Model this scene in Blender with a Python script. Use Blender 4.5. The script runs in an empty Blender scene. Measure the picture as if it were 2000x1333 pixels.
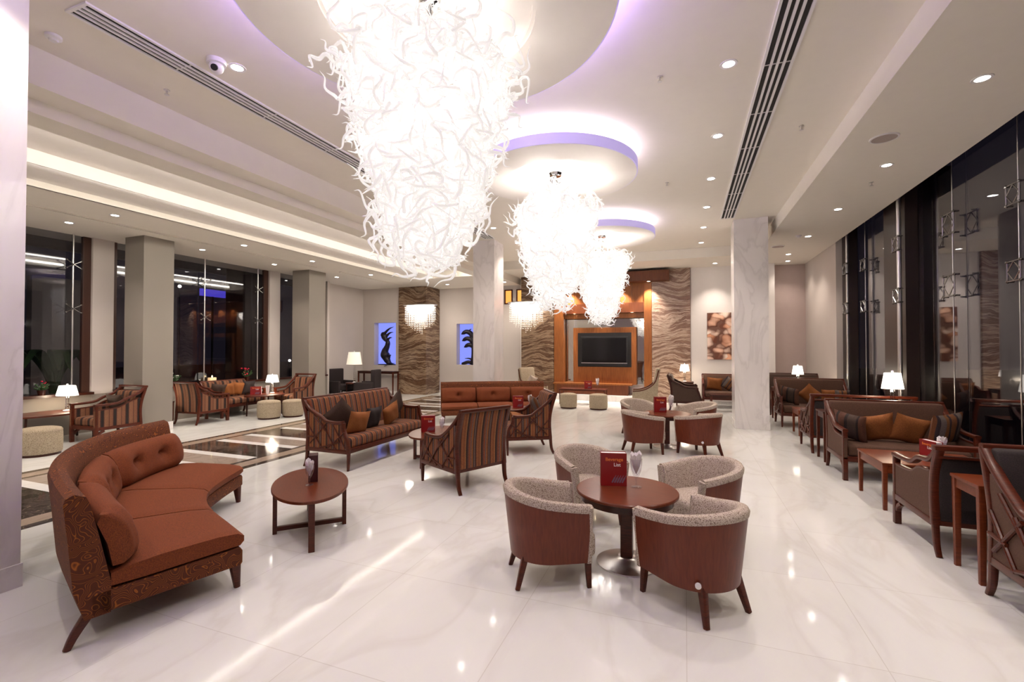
import bpy, bmesh, math, random
from mathutils import Vector, Matrix
C = bpy.context.scene.collection
SC = bpy.context.scene
R = math.radians
EYE = 2.05

# ------------------------------------------------------------------ camera, world, exposure
cam = bpy.data.cameras.new('camera'); cam.sensor_width = 36.0; cam.lens = 16.2; cam.clip_end = 200
camo = bpy.data.objects.new('camera', cam); C.objects.link(camo)
camo.location = (0, 0, EYE); camo.rotation_euler = (R(90.86), 0, R(20.58))
SC.camera = camo
w = bpy.data.worlds.new('night_sky'); SC.world = w; w.use_nodes = True
w.node_tree.nodes['Background'].inputs[0].default_value = (0.012, 0.010, 0.016, 1)
w.node_tree.nodes['Background'].inputs[1].default_value = 0.35
SC.view_settings.view_transform = 'Standard'; SC.view_settings.look = 'None'
SC.view_settings.gamma = 1.0; SC.view_settings.use_curve_mapping = False
SC.view_settings.exposure = 1.34
WARM = (1.0, 0.86, 0.74); NEUT = (1.0, 0.92, 0.86)

# ------------------------------------------------------------------ materials
def lin(c):
    return tuple((v/12.92 if v <= 0.04045 else ((v+0.055)/1.055)**2.4) for v in (x/255 for x in c))
def newmat(name):
    m = bpy.data.materials.new(name); m.use_nodes = True
    nt = m.node_tree; b = nt.nodes['Principled BSDF']
    return m, nt, b
def N(nt, t, **k):
    n = nt.nodes.new(t)
    for a, v in k.items():
        if a in n.inputs.keys(): n.inputs[a].default_value = v
        else: setattr(n, a, v)
    return n
def coords(nt, scale=(1,1,1), space='Object'):
    tc = N(nt, 'ShaderNodeTexCoord'); mp = N(nt, 'ShaderNodeMapping')
    mp.inputs['Scale'].default_value = scale
    nt.links.new(tc.outputs[space], mp.inputs['Vector'])
    return mp.outputs[0]
def ramp(nt, fac, stops, interp='LINEAR'):
    r = N(nt, 'ShaderNodeValToRGB'); r.color_ramp.interpolation = interp
    e = r.color_ramp.elements
    while len(e) < len(stops): e.new(0.5)
    for i, (p, c) in enumerate(stops):
        e[i].position = p; e[i].color = (*c[:3], 1)
    nt.links.new(fac, r.inputs[0]); return r.outputs[0]
def bump(nt, b, h, strength=0.2, dist=0.01):
    n = N(nt, 'ShaderNodeBump', Strength=strength, Distance=dist)
    nt.links.new(h, n.inputs['Height']); nt.links.new(n.outputs[0], b.inputs['Normal'])
def plain(name, c, rough=0.5, metal=0.0, em=None, es=0.0, var=0.0, scale=6, coat=0):
    m, nt, b = newmat(name); b.inputs['Base Color'].default_value = (*c, 1)
    b.inputs['Roughness'].default_value = rough; b.inputs['Metallic'].default_value = metal
    b.inputs['Coat Weight'].default_value = coat
    if em: b.inputs['Emission Color'].default_value = (*em, 1); b.inputs['Emission Strength'].default_value = es
    if var:
        n = N(nt, 'ShaderNodeTexNoise', Scale=scale, Detail=4.0); nt.links.new(coords(nt), n.inputs['Vector'])
        nt.links.new(ramp(nt, n.outputs[0], [(0.3, tuple(v*(1-var) for v in c)), (0.7, tuple(min(1, v*(1+var)) for v in c))]), b.inputs['Base Color'])
    return m
def wood(name, c1, c2, rough=0.28, sc=(3, 3, 30), coat=0.3):
    m, nt, b = newmat(name)
    n = N(nt, 'ShaderNodeTexNoise', Scale=4.0, Detail=6.0, Distortion=0.6); nt.links.new(coords(nt, sc), n.inputs['Vector'])
    nt.links.new(ramp(nt, n.outputs[0], [(0.3, c1), (0.7, c2)]), b.inputs['Base Color'])
    b.inputs['Roughness'].default_value = rough+.08; b.inputs['Specular IOR Level'].default_value = 0.35; b.inputs['Coat Weight'].default_value = coat*.2; b.inputs['Coat Roughness'].default_value = 0.15
    return m
def marble(name, base, vein, rough=0.25, scale=0.8, sc=(1, 1, 1), vw=0.04, joint=None):
    m, nt, b = newmat(name); v = coords(nt, sc)
    n = N(nt, 'ShaderNodeTexNoise', Scale=scale, Detail=7.0, Distortion=1.8); nt.links.new(v, n.inputs['Vector'])
    c = ramp(nt, n.outputs[0], [(0.30, base), (0.5-vw, tuple(a*0.6+d*0.4 for a, d in zip(base, vein))), (0.5, vein), (0.5+vw, tuple(a*0.85+d*0.15 for a, d in zip(base, vein))), (0.75, base)])
    n2 = N(nt, 'ShaderNodeTexNoise', Scale=scale*2.3, Detail=5.0); nt.links.new(v, n2.inputs['Vector'])
    mx = N(nt, 'ShaderNodeMix', data_type='RGBA'); mx.inputs[0].default_value = 0.5
    nt.links.new(c, mx.inputs[6]); nt.links.new(ramp(nt, n2.outputs[0], [(0.35, tuple(a*0.93 for a in base)), (0.65, base)]), mx.inputs[7])
    out = mx.outputs[2]
    if joint:
        br = N(nt, 'ShaderNodeTexBrick', Scale=1.0); br.offset = 0.0
        br.inputs['Color1'].default_value = (1, 1, 1, 1); br.inputs['Color2'].default_value = (0.97, 0.97, 0.97, 1); br.inputs['Mortar'].default_value = (0.82, 0.80, 0.78, 1)
        br.inputs['Mortar Size'].default_value = 0.003; br.inputs['Brick Width'].default_value = joint; br.inputs['Row Height'].default_value = joint
        nt.links.new(coords(nt), br.inputs['Vector'])
        mm = N(nt, 'ShaderNodeMix', data_type='RGBA', blend_type='MULTIPLY'); mm.inputs[0].default_value = 1
        nt.links.new(out, mm.inputs[6]); nt.links.new(br.outputs[0], mm.inputs[7]); out = mm.outputs[2]
    nt.links.new(out, b.inputs['Base Color']); b.inputs['Roughness'].default_value = rough
    return m
def onyx(name, dark, mid, light):
    """flowing horizontal veins in stone"""
    m, nt, b = newmat(name); v = coords(nt)
    def warp(vec, sc, amt, det):
        n0 = N(nt, 'ShaderNodeTexNoise', Scale=sc, Detail=det); nt.links.new(vec, n0.inputs['Vector'])
        s_ = N(nt, 'ShaderNodeVectorMath', operation='MULTIPLY_ADD'); s_.inputs[1].default_value = (amt*.3, amt*.3, amt)
        nt.links.new(n0.outputs['Color'], s_.inputs[0]); nt.links.new(vec, s_.inputs[2]); return s_.outputs[0]
    v2 = warp(warp(v, 0.6, 1.05, 1.0), 2.4, 0.20, 4.0)
    mp = N(nt, 'ShaderNodeMapping'); mp.inputs['Scale'].default_value = (0.22, 0.22, 3.4); nt.links.new(v2, mp.inputs['Vector'])
    n = N(nt, 'ShaderNodeTexNoise', Scale=1.8, Detail=9.0, Roughness=0.72); nt.links.new(mp.outputs[0], n.inputs['Vector'])
    nt.links.new(ramp(nt, n.outputs[0], [(0.30, dark), (0.40, mid), (0.46, dark), (0.52, light), (0.57, mid), (0.61, dark), (0.70, light)]), b.inputs['Base Color'])
    b.inputs['Roughness'].default_value = 0.2
    return m
def stripes(name, axis, period, cols, rough=0.85, off=0.0):
    m, nt, b = newmat(name); v = coords(nt)
    s = N(nt, 'ShaderNodeSeparateXYZ'); nt.links.new(v, s.inputs[0])
    a = N(nt, 'ShaderNodeMath', operation='MULTIPLY_ADD'); a.inputs[1].default_value = 1/period; a.inputs[2].default_value = 50+off
    nt.links.new(s.outputs[axis], a.inputs[0])
    f = N(nt, 'ShaderNodeMath', operation='FRACT'); nt.links.new(a.outputs[0], f.inputs[0])
    c = ramp(nt, f.outputs[0], cols, 'CONSTANT')
    n = N(nt, 'ShaderNodeTexNoise', Scale=140.0, Detail=2.0); nt.links.new(v, n.inputs['Vector'])
    mx = N(nt, 'ShaderNodeMix', data_type='RGBA', blend_type='MULTIPLY'); mx.inputs[0].default_value = 1
    nt.links.new(c, mx.inputs[6]); nt.links.new(ramp(nt, n.outputs[0], [(0.35, (.65, .65, .65)), (0.65, (1.15, 1.15, 1.15))]), mx.inputs[7])
    nt.links.new(mx.outputs[2], b.inputs['Base Color']); b.inputs['Roughness'].default_value = rough
    b.inputs['Sheen Weight'].default_value = 0.0
    return m
def fabric(name, c1, c2, scale=90, rough=0.9, lo=.42, hi=.58, bs=0.3, sheen=0.0):
    m, nt, b = newmat(name); v = coords(nt)
    n = N(nt, 'ShaderNodeTexNoise', Scale=scale, Detail=3.0); nt.links.new(v, n.inputs['Vector'])
    nt.links.new(ramp(nt, n.outputs[0], [(lo, c1), (hi, c2)]), b.inputs['Base Color'])
    b.inputs['Roughness'].default_value = rough; b.inputs['Sheen Weight'].default_value = sheen
    bump(nt, b, n.outputs[0], bs, 0.004); return m
def swirl(name, base, line, scale=7.0):
    m, nt, b = newmat(name); v = coords(nt)
    n = N(nt, 'ShaderNodeTexNoise', Scale=scale, Detail=0.0, Distortion=1.2); nt.links.new(v, n.inputs['Vector'])
    a = N(nt, 'ShaderNodeMath', operation='MULTIPLY'); a.inputs[1].default_value = 15; nt.links.new(n.outputs[0], a.inputs[0])
    f = N(nt, 'ShaderNodeMath', operation='FRACT'); nt.links.new(a.outputs[0], f.inputs[0])
    nt.links.new(ramp(nt, f.outputs[0], [(0.0, base), (0.36, base), (0.5, line), (0.64, base)]), b.inputs['Base Color'])
    b.inputs['Roughness'].default_value = 0.85
    return m
def emit(name, c, s):
    m = bpy.data.materials.new(name); m.use_nodes = True; nt = m.node_tree; nt.nodes.clear()
    e = N(nt, 'ShaderNodeEmission'); e.inputs[0].default_value = (*c, 1); e.inputs[1].default_value = s
    o = N(nt, 'ShaderNodeOutputMaterial'); nt.links.new(e.outputs[0], o.inputs[0]); return m
def pane(name, tint=(0.80, 0.80, 0.82), base=0.03, pw=3.2, top=0.82):
    """thin glass: clear, with a mirror reflection that grows towards grazing angles"""
    m = bpy.data.materials.new(name); m.use_nodes = True; nt = m.node_tree; nt.nodes.clear()
    t = N(nt, 'ShaderNodeBsdfTransparent'); t.inputs[0].default_value = (*tint, 1)
    g = N(nt, 'ShaderNodeBsdfGlossy'); g.inputs['Roughness'].default_value = 0.0; g.inputs[0].default_value = (0.95, 0.95, 0.97, 1)
    lw = N(nt, 'ShaderNodeLayerWeight'); lw.inputs['Blend'].default_value = 0.5
    p = N(nt, 'ShaderNodeMath', operation='POWER'); p.inputs[1].default_value = pw; nt.links.new(lw.outputs['Facing'], p.inputs[0])
    f = N(nt, 'ShaderNodeMath', operation='MULTIPLY_ADD'); f.inputs[1].default_value = top-base; f.inputs[2].default_value = base; nt.links.new(p.outputs[0], f.inputs[0])
    mx = N(nt, 'ShaderNodeMixShader'); o = N(nt, 'ShaderNodeOutputMaterial')
    nt.links.new(f.outputs[0], mx.inputs[0]); nt.links.new(t.outputs[0], mx.inputs[1]); nt.links.new(g.outputs[0], mx.inputs[2])
    nt.links.new(mx.outputs[0], o.inputs[0]); return m
def tendril_glass(name):
    m = bpy.data.materials.new(name); m.use_nodes = True; nt = m.node_tree; nt.nodes.clear()
    tr = N(nt, 'ShaderNodeBsdfTranslucent'); tr.inputs[0].default_value = (0.93, 0.92, 0.91, 1)
    df = N(nt, 'ShaderNodeBsdfDiffuse'); df.inputs[0].default_value = (0.88, 0.86, 0.85, 1)
    gl = N(nt, 'ShaderNodeBsdfGlossy'); gl.inputs['Roughness'].default_value = 0.08
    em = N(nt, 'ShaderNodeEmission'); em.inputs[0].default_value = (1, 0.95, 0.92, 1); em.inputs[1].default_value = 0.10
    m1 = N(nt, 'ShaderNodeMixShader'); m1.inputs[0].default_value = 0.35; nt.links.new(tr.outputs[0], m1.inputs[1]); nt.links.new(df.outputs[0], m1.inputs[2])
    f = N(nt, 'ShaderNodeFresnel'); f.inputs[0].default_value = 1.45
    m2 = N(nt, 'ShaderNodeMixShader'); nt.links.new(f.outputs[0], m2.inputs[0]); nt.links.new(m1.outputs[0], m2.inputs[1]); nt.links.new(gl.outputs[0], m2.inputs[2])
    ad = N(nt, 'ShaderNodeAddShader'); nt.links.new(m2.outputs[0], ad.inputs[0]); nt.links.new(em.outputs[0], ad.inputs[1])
    o = N(nt, 'ShaderNodeOutputMaterial'); nt.links.new(ad.outputs[0], o.inputs[0]); return m

M = {}
M['wall'] = plain('wall_paint', (0.57, 0.515, 0.48), 0.7, var=0.02, scale=1.5)
M['wall_white'] = plain('white_wall_paint', (0.82, 0.775, 0.745), 0.7, var=0.01)
M['wall_grey'] = plain('greige_paint', (0.255, 0.225, 0.195), 0.75, var=0.02, scale=1.2)
M['wall_mauve'] = plain('mauve_paint', (0.50, 0.40, 0.37), 0.75, var=0.02)
M['ceil'] = plain('ceiling_paint', (0.80, 0.755, 0.68), 0.8, var=0.01)
M['floor'] = marble('floor_marble', (0.775, 0.785, 0.765), (0.65, 0.635, 0.60), 0.07, 0.55, (1.6, 0.6, 1), 0.05, 1.2)
M['marble'] = marble('column_marble', (0.86, 0.825, 0.81), (0.62, 0.585, 0.57), 0.16, 0.9, (1.2, 1.2, 0.5), 0.03)
M['emperador'] = marble('dark_brown_marble', (0.030, 0.020, 0.016), (0.42, 0.33, 0.26), 0.08, 3.5, (1, 1, 1), 0.012)
M['inlay_beige'] = marble('beige_brown_marble', (0.42, 0.33, 0.26), (0.30, 0.22, 0.17), 0.08, 2.0)
M['inlay_grey'] = marble('grey_brown_marble', (0.40, 0.33, 0.28), (0.25, 0.19, 0.15), 0.08, 2.0)
M['inlay_white'] = marble('white_bar_marble', (0.86, 0.85, 0.84), (0.75, 0.73, 0.71), 0.07, 2.0)
M['onyx'] = onyx('brown_veined_stone', (0.095, 0.048, 0.028), (0.20, 0.115, 0.07), (0.48, 0.36, 0.25))
M['onyx_l'] = onyx('pink_brown_veined_stone', (0.20, 0.115, 0.085), (0.34, 0.22, 0.165), (0.66, 0.53, 0.43))
M['wood'] = wood('mahogany_wood', (0.075, 0.018, 0.009), (0.17, 0.045, 0.020))
M['wood_v'] = wood('red_brown_veneer', (0.17, 0.042, 0.018), (0.25, 0.070, 0.030), 0.3, (14, 14, 1.0))
M['wood_top'] = wood('tabletop_veneer', (0.17, 0.050, 0.024), (0.24, 0.078, 0.036), 0.22, (2, 25, 2))
M['wood_dk'] = wood('dark_mahogany', (0.035, 0.010, 0.006), (0.085, 0.023, 0.012))
M['wood_or'] = wood('orange_brown_wood', (0.20, 0.060, 0.022), (0.30, 0.095, 0.036), 0.3, (2, 14, 14))
M['teak'] = wood('amber_veneer', (0.22, 0.070, 0.018), (0.36, 0.125, 0.034), 0.35, (12, 12, 0.7), 0.15)
M['teak_dk'] = wood('brown_veneer', (0.12, 0.036, 0.014), (0.20, 0.062, 0.024), 0.35, (12, 12, 0.7), 0.15)
K = [(0.0, (0.030, 0.014, 0.012)), (0.10, (0.34, 0.16, 0.06)), (0.17, (0.24, 0.085, 0.03)), (0.30, (0.30, 0.12, 0.045)), (0.38, (0.20, 0.062, 0.025)), (0.44, (0.028, 0.014, 0.013)),
     (0.50, (0.16, 0.11, 0.10)), (0.58, (0.028, 0.015, 0.014)), (0.63, (0.28, 0.105, 0.035)), (0.74, (0.17, 0.11, 0.095)), (0.82, (0.24, 0.065, 0.025)), (0.92, (0.12, 0.05, 0.035))]
K = [(p, tuple(v*f for v, f in zip(c, (.92, .80, .70)))) for p, c in K]
M['st_x'] = stripes('striped_upholstery_x', 0, 0.27, K)
M['st_y'] = stripes('striped_upholstery_y', 1, 0.27, K)
K2 = [(0.0, (0.28, 0.13, 0.07)), (0.1, (0.11, 0.035, 0.02)), (0.16, (0.27, 0.12, 0.06)), (0.42, (0.12, 0.035, 0.02)), (0.48, (0.02, 0.010, 0.009)), (0.70, (0.12, 0.035, 0.02)), (0.76, (0.30, 0.15, 0.08))]
K2 = [(p, tuple(v*f for v, f in zip(c, (.72, .62, .56)))) for p, c in K2]
M['wst_x'] = stripes('wide_striped_upholstery_x', 0, 0.24, K2)
M['wst_y'] = stripes('wide_striped_upholstery_y', 1, 0.24, K2)
M['orange'] = fabric('rust_orange_fabric', (0.135, 0.032, 0.010), (0.24, 0.062, 0.018), 150, 0.85, .40, .62, 0.15)
M['swirl'] = swirl('rust_swirl_fabric', (0.105, 0.026, 0.010), (0.44, 0.155, 0.032))
M['gold'] = swirl('gold_patterned_fabric', (0.30, 0.10, 0.022), (0.50, 0.20, 0.05), 14.0)
M['goldp'] = fabric('gold_fabric', (0.26, 0.085, 0.02), (0.40, 0.145, 0.035), 120, .85, .4, .6, .15)
M['brown'] = fabric('taupe_brown_fabric', (0.085, 0.050, 0.036), (0.135, 0.085, 0.062), 160, 0.9, .4, .6, 0.2)
M['choco'] = fabric('dark_brown_fabric', (0.040, 0.024, 0.018), (0.070, 0.042, 0.030), 120, 0.8, .4, .6, 0.15)
M['plum'] = fabric('dark_plum_fabric', (0.022, 0.014, 0.016), (0.045, 0.028, 0.030), 120, 0.8, .4, .6, 0.15)
M['boucle'] = fabric('beige_boucle', (0.26, 0.18, 0.145), (0.72, 0.63, 0.55), 130, 0.95, .40, .50, 0.4)
M['boucle2'] = fabric('sand_boucle', (0.26, 0.20, 0.13), (0.60, 0.51, 0.38), 110, 0.95, .38, .54, 0.5)
KP = [(0.0, (0.30, 0.11, 0.035)), (0.18, (0.05, 0.03, 0.035)), (0.26, (0.22, 0.17, 0.15)), (0.42, (0.27, 0.09, 0.03)), (0.52, (0.05, 0.03, 0.04)), (0.62, (0.22, 0.17, 0.15)), (0.8, (0.30, 0.12, 0.04)), (0.92, (0.06, 0.035, 0.04))]
KP = [(p, tuple(v*.7 for v in c)) for p, c in KP]
M['pst'] = stripes('striped_cushion_fabric', 0, 0.46, KP)
KD = [(0.0, (0.10, 0.055, 0.04)), (0.3, (0.03, 0.015, 0.015)), (0.36, (0.17, 0.06, 0.03)), (0.60, (0.03, 0.015, 0.015)), (0.68, (0.16, 0.055, 0.03)), (0.9, (0.03, 0.015, 0.015))]
KD = [(p, tuple(v*.6 for v in c)) for p, c in KD]
M['pstd'] = stripes('dark_striped_cushion_fabric', 0, 0.46, KD)
M['steel'] = plain('brushed_steel', (0.70, 0.68, 0.67), 0.28, 1.0)
M['chrome'] = plain('chrome', (0.8, 0.8, 0.8), 0.06, 1.0)
M['bracket'] = plain('dull_steel', (0.30, 0.29, 0.28), 0.25, 1.0)
M['crystal'] = plain('crystal', (0.85, 0.85, 0.88), 0.05, 0.0, coat=1.0)
M['bead'] = plain('crystal_bead', (0.85, 0.83, 0.80), 0.05, 0.0, em=(1, .88, .75), es=.12, coat=1.0)
M['black'] = plain('black_plastic', (0.012, 0.012, 0.013), 0.3)
M['screen'] = plain('dark_screen_glass', (0.004, 0.004, 0.005), 0.08)
M['slot'] = plain('slot_black', (0.008, 0.006, 0.006), 0.7)
M['white_pl'] = plain('white_plastic', (0.80, 0.78, 0.78), 0.35)
M['grille'] = plain('speaker_grille', (0.42, 0.35, 0.32), 0.8, var=0.1, scale=90)
M['bronze'] = plain('dark_bronze', (0.018, 0.014, 0.022), 0.35, 0.4)
M['mirror'] = plain('tinted_mirror', (0.55, 0.53, 0.50), 0.03, 1.0)
M['red'] = plain('dark_red_card', (0.26, 0.008, 0.010), 0.35)
M['maroon'] = plain('maroon_card', (0.05, 0.006, 0.010), 0.35)
M['paper'] = plain('white_paper', (0.86, 0.82, 0.84), 0.6)
M['let_or'] = plain('orange_lettering', (0.85, 0.22, 0.04), 0.5)
M['let_wh'] = plain('white_lettering', (0.88, 0.86, 0.86), 0.5)
M['bottle_print'] = plain('printed_purple_grey', (0.20, 0.13, 0.18), 0.5)
M['frame_br'] = plain('dark_brown_window_frame', (0.060, 0.024, 0.016), 0.35)
M['ext_brown'] = plain('exterior_brown_stone', (0.045, 0.026, 0.022), 0.4, var=0.2, scale=2)
M['pier'] = plain('brown_polished_pier', (0.022, 0.012, 0.010), 0.3, var=0.2, scale=2)
M['ext_grey'] = plain('exterior_pale_render', (0.30, 0.27, 0.25), 0.7)
M['ext_ground'] = plain('exterior_paving', (0.02, 0.018, 0.018), 0.6)
M['leaf'] = plain('green_leaf', (0.03, 0.075, 0.02), 0.6, var=0.3)
M['petal_w'] = plain('white_petal', (0.75, 0.8, 0.72), 0.6)
M['petal_r'] = plain('pink_red_petal', (0.70, 0.01, 0.05), 0.5)
M['wax'] = plain('cream_wax', (0.75, 0.52, 0.32), 0.5, em=(1, 0.6, 0.3), es=0.25)
M['pane'] = pane('window_glass')
M['pane_l'] = pane('left_window_glass', (0.80, 0.80, 0.82), 0.03, 5.0, 0.35)
M['glass'] = pane('drinking_glass', (0.95, 0.95, 0.97), 0.05, 2.5, 0.7)
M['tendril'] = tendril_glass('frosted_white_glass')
M['core'] = emit('glowing_chandelier_lamp', (1.0, 0.93, 0.86), 33.0)
M['crys_em'] = emit('glowing_sconce_lamp', (1.0, 0.90, 0.78), 6.0)
M['dl'] = emit('downlight_lamp', (1.0, 0.95, 0.88), 14.0)
M['dlw'] = emit('warm_downlight_lamp', (1.0, 0.80, 0.50), 12.0)
M['cove'] = emit('cove_tube', (1.0, 0.93, 0.82), 12.0)
M['halo'] = emit('disc_tube', (1.0, 0.95, 0.90), 9.0)
M['violet'] = emit('violet_led_tube', (0.38, 0.22, 1.0), 2.0)
M['violet_hi'] = emit('strong_violet_led_tube', (0.38, 0.20, 1.0), 22.0)
M['rimviolet'] = plain('rim_violet_glow', (0.55, 0.50, 0.62), 0.5, em=(0.42, 0.36, 0.90), es=0.20)  # violet light on the disc rims is put into their colour and glow
M['shade'] = plain('lit_lampshade', (0.8, 0.76, 0.70), 0.8, em=(1.0, 0.90, 0.78), es=0.95)
M['shade_dim'] = plain('cream_lampshade', (0.75, 0.68, 0.56), 0.8, em=(1.0, 0.88, 0.70), es=0.25)
M['niche'] = emit('blue_white_backlight', (0.26, 0.31, 1.0), 0.42)
M['amber'] = emit('amber_backlight', (0.75, 0.28, 0.06), 0.8)
M['sign'] = emit('blue_sign_light', (0.12, 0.09, 0.9), 0.30)
M['bulb'] = emit('distant_bulb', (1.0, 0.95, 0.85), 6.0)
M['flame'] = emit('candle_flame', (1.0, 0.75, 0.35), 10.0)

def art_material():
    m, nt, b = newmat('sea_shell_print'); v = coords(nt, (1, 1, 1))
    nz = N(nt, 'ShaderNodeTexNoise', Scale=2.6, Detail=1.0); nt.links.new(v, nz.inputs['Vector'])
    av = N(nt, 'ShaderNodeVectorMath', operation='MULTIPLY_ADD'); av.inputs[1].default_value = (.45, 0, .45); nt.links.new(nz.outputs['Color'], av.inputs[0]); nt.links.new(v, av.inputs[2])
    fl = N(nt, 'ShaderNodeVectorMath', operation='MULTIPLY'); fl.inputs[1].default_value = (1, 0, 1.25); nt.links.new(av.outputs[0], fl.inputs[0])
    vo = N(nt, 'ShaderNodeTexVoronoi', Scale=3.3, Randomness=0.85); nt.links.new(fl.outputs[0], vo.inputs['Vector'])
    c1 = ramp(nt, vo.outputs['Distance'], [(0.0, (1.5, 1.45, 1.4)), (0.40, (1.15, 1.05, 1.0)), (0.56, (.7, .5, .42)), (0.68, (0.22, 0.11, 0.08))])
    hs = N(nt, 'ShaderNodeSeparateColor'); nt.links.new(vo.outputs['Color'], hs.inputs[0])
    c2 = ramp(nt, hs.outputs[0], [(0.0, (0.78, 0.66, 0.56)), (0.35, (0.90, 0.84, 0.78)), (0.6, (0.78, 0.42, 0.24)), (0.75, (0.88, 0.78, 0.70)), (1.0, (0.60, 0.38, 0.28))])
    wv = N(nt, 'ShaderNodeTexWave', Scale=9.0, Distortion=5.0); nt.links.new(v, wv.inputs['Vector'])
    mx = N(nt, 'ShaderNodeMix', data_type='RGBA', blend_type='MULTIPLY'); mx.inputs[0].default_value = 1
    nt.links.new(c1, mx.inputs[6]); nt.links.new(c2, mx.inputs[7])
    m2 = N(nt, 'ShaderNodeMix', data_type='RGBA', blend_type='MULTIPLY'); m2.inputs[0].default_value = 0.2
    nt.links.new(mx.outputs[2], m2.inputs[6]); nt.links.new(wv.outputs[0], m2.inputs[7])
    nt.links.new(m2.outputs[2], b.inputs['Base Color']); b.inputs['Roughness'].default_value = 0.6
    return m
M['art'] = art_material()

def tone(names, f):
    for k in names:
        for n in M[k].node_tree.nodes:
            if n.type == 'VALTORGB' and n.outputs[0].links and n.outputs[0].links[0].to_node.type != 'BUMP':
                for e in n.color_ramp.elements:
                    c = e.color; e.color = (c[0]*f[0], c[1]*f[1], c[2]*f[2], 1)
tone(['wood', 'wood_v', 'wood_top', 'wood_or', 'wood_dk'], (.62, .40, .28))
tone(['orange'], (.94, .76, .27)); tone(['swirl'], (.82, .66, .26)); tone(['gold', 'goldp'], (.72, .66, .5))
tone(['teak'], (.92, .90, .80)); tone(['teak_dk'], (.80, .70, .55))
tone(['brown', 'choco'], (.80, .60, .48)); tone(['plum'], (.55, .5, .5)); tone(['boucle', 'boucle2'], (.72, .70, .68))
tone(['onyx'], (.75, .70, .66)); tone(['onyx_l'], (.85, .80, .76))

# ------------------------------------------------------------------ object helpers
def thing(name, label, cat, loc=(0, 0, 0), rz=0.0, group=None):
    o = bpy.data.objects.new(name, None); o.empty_display_size = 0.1; C.objects.link(o)
    o.location = loc; o.rotation_euler = (0, 0, rz); o['label'] = label; o['category'] = cat
    if group: o['group'] = group
    return o
def tag(o, label, cat, group=None, kind=None):
    o['label'] = label; o['category'] = cat
    if group: o['group'] = group
    if kind: o['kind'] = kind
    return o
def obj(name, bm, mat, parent=None, smooth=None, label=None, loc=None, rot=None):
    me = bpy.data.meshes.new(name)
    bmesh.ops.recalc_face_normals(bm, faces=bm.faces)
    bm.to_mesh(me); bm.free()
    me.materials.append(mat)
    if smooth is not None:
        me.shade_smooth(); me.set_sharp_from_angle(angle=R(smooth))
    o = bpy.data.objects.new(name, me); C.objects.link(o)
    if parent is not None: o.parent = parent
    if loc is not None: o.location = loc
    if rot is not None: o.rotation_euler = rot
    if label: o['label'] = label
    return o
def struct(name, bm, mat, smooth=None):
    o = obj(name, bm, mat, None, smooth); o['kind'] = 'structure'; return o
def dup(root, loc, rz=None, label=None, group=None):
    r = root.copy(); C.objects.link(r); r.location = loc
    if rz is not None: r.rotation_euler = (0, 0, rz)
    if label: r['label'] = label
    if group: r['group'] = group
    for ch in list(root.children):
        c = ch.copy(); C.objects.link(c); c.parent = r
        for g in list(ch.children):
            d = g.copy(); C.objects.link(d); d.parent = c
    return r
def BM(): return bmesh.new()
def box(bm, x0, x1, y0, y1, z0, z1, bev=0.0, mtx=None):
    m = Matrix.Translation(((x0+x1)/2, (y0+y1)/2, (z0+z1)/2)) @ Matrix.Diagonal((abs(x1-x0), abs(y1-y0), abs(z1-z0), 1))
    if mtx is not None: m = mtx @ m
    g = bmesh.ops.create_cube(bm, size=1, matrix=m)
    if bev > 0:
        es = list({e for v in g['verts'] for e in v.link_edges})
        bmesh.ops.bevel(bm, geom=es, offset=bev, segments=2, profile=0.6, affect='EDGES')
    return bm
def cyl(bm, p0, p1, r0, r1=None, seg=16):
    p0 = Vector(p0); p1 = Vector(p1); r1 = r0 if r1 is None else r1
    d = p1-p0; q = d.to_track_quat('Z', 'Y').to_matrix().to_4x4()
    bmesh.ops.create_cone(bm, cap_ends=True, segments=seg, radius1=r0, radius2=r1, depth=d.length, matrix=Matrix.Translation((p0+p1)/2) @ q)
    return bm
def lathe(bm, prof, seg=24, c=(0, 0, 0), sx=1.0, sy=1.0):
    rings = []
    for r, z in prof:
        if r < 1e-5: rings.append([bm.verts.new((c[0], c[1], c[2]+z))])
        else: rings.append([bm.verts.new((c[0]+sx*r*math.cos(2*math.pi*i/seg), c[1]+sy*r*math.sin(2*math.pi*i/seg), c[2]+z)) for i in range(seg)])
    for a, b in zip(rings, rings[1:]):
        for i in range(seg):
            j = (i+1) % seg
            if len(a) == 1 and len(b) == 1: continue
            if len(a) == 1: bm.faces.new((a[0], b[j], b[i]))
            elif len(b) == 1: bm.faces.new((a[i], a[j], b[0]))
            else: bm.faces.new((a[i], a[j], b[j], b[i]))
    return bm
def cr(pts, n=6):
    """Catmull-Rom through points"""
    P = [Vector(p) for p in pts]; P = [P[0]*2-P[1]] + P + [P[-1]*2-P[-2]]; out = []
    for i in range(1, len(P)-2):
        for k in range(n):
            t = k/n; a, b, c, d = P[i-1:i+3]
            out.append(0.5*((2*b)+(c-a)*t+(2*a-5*b+4*c-d)*t*t+(3*b-a-3*c+d)*t**3))
    out.append(P[-2]); return out
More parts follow.
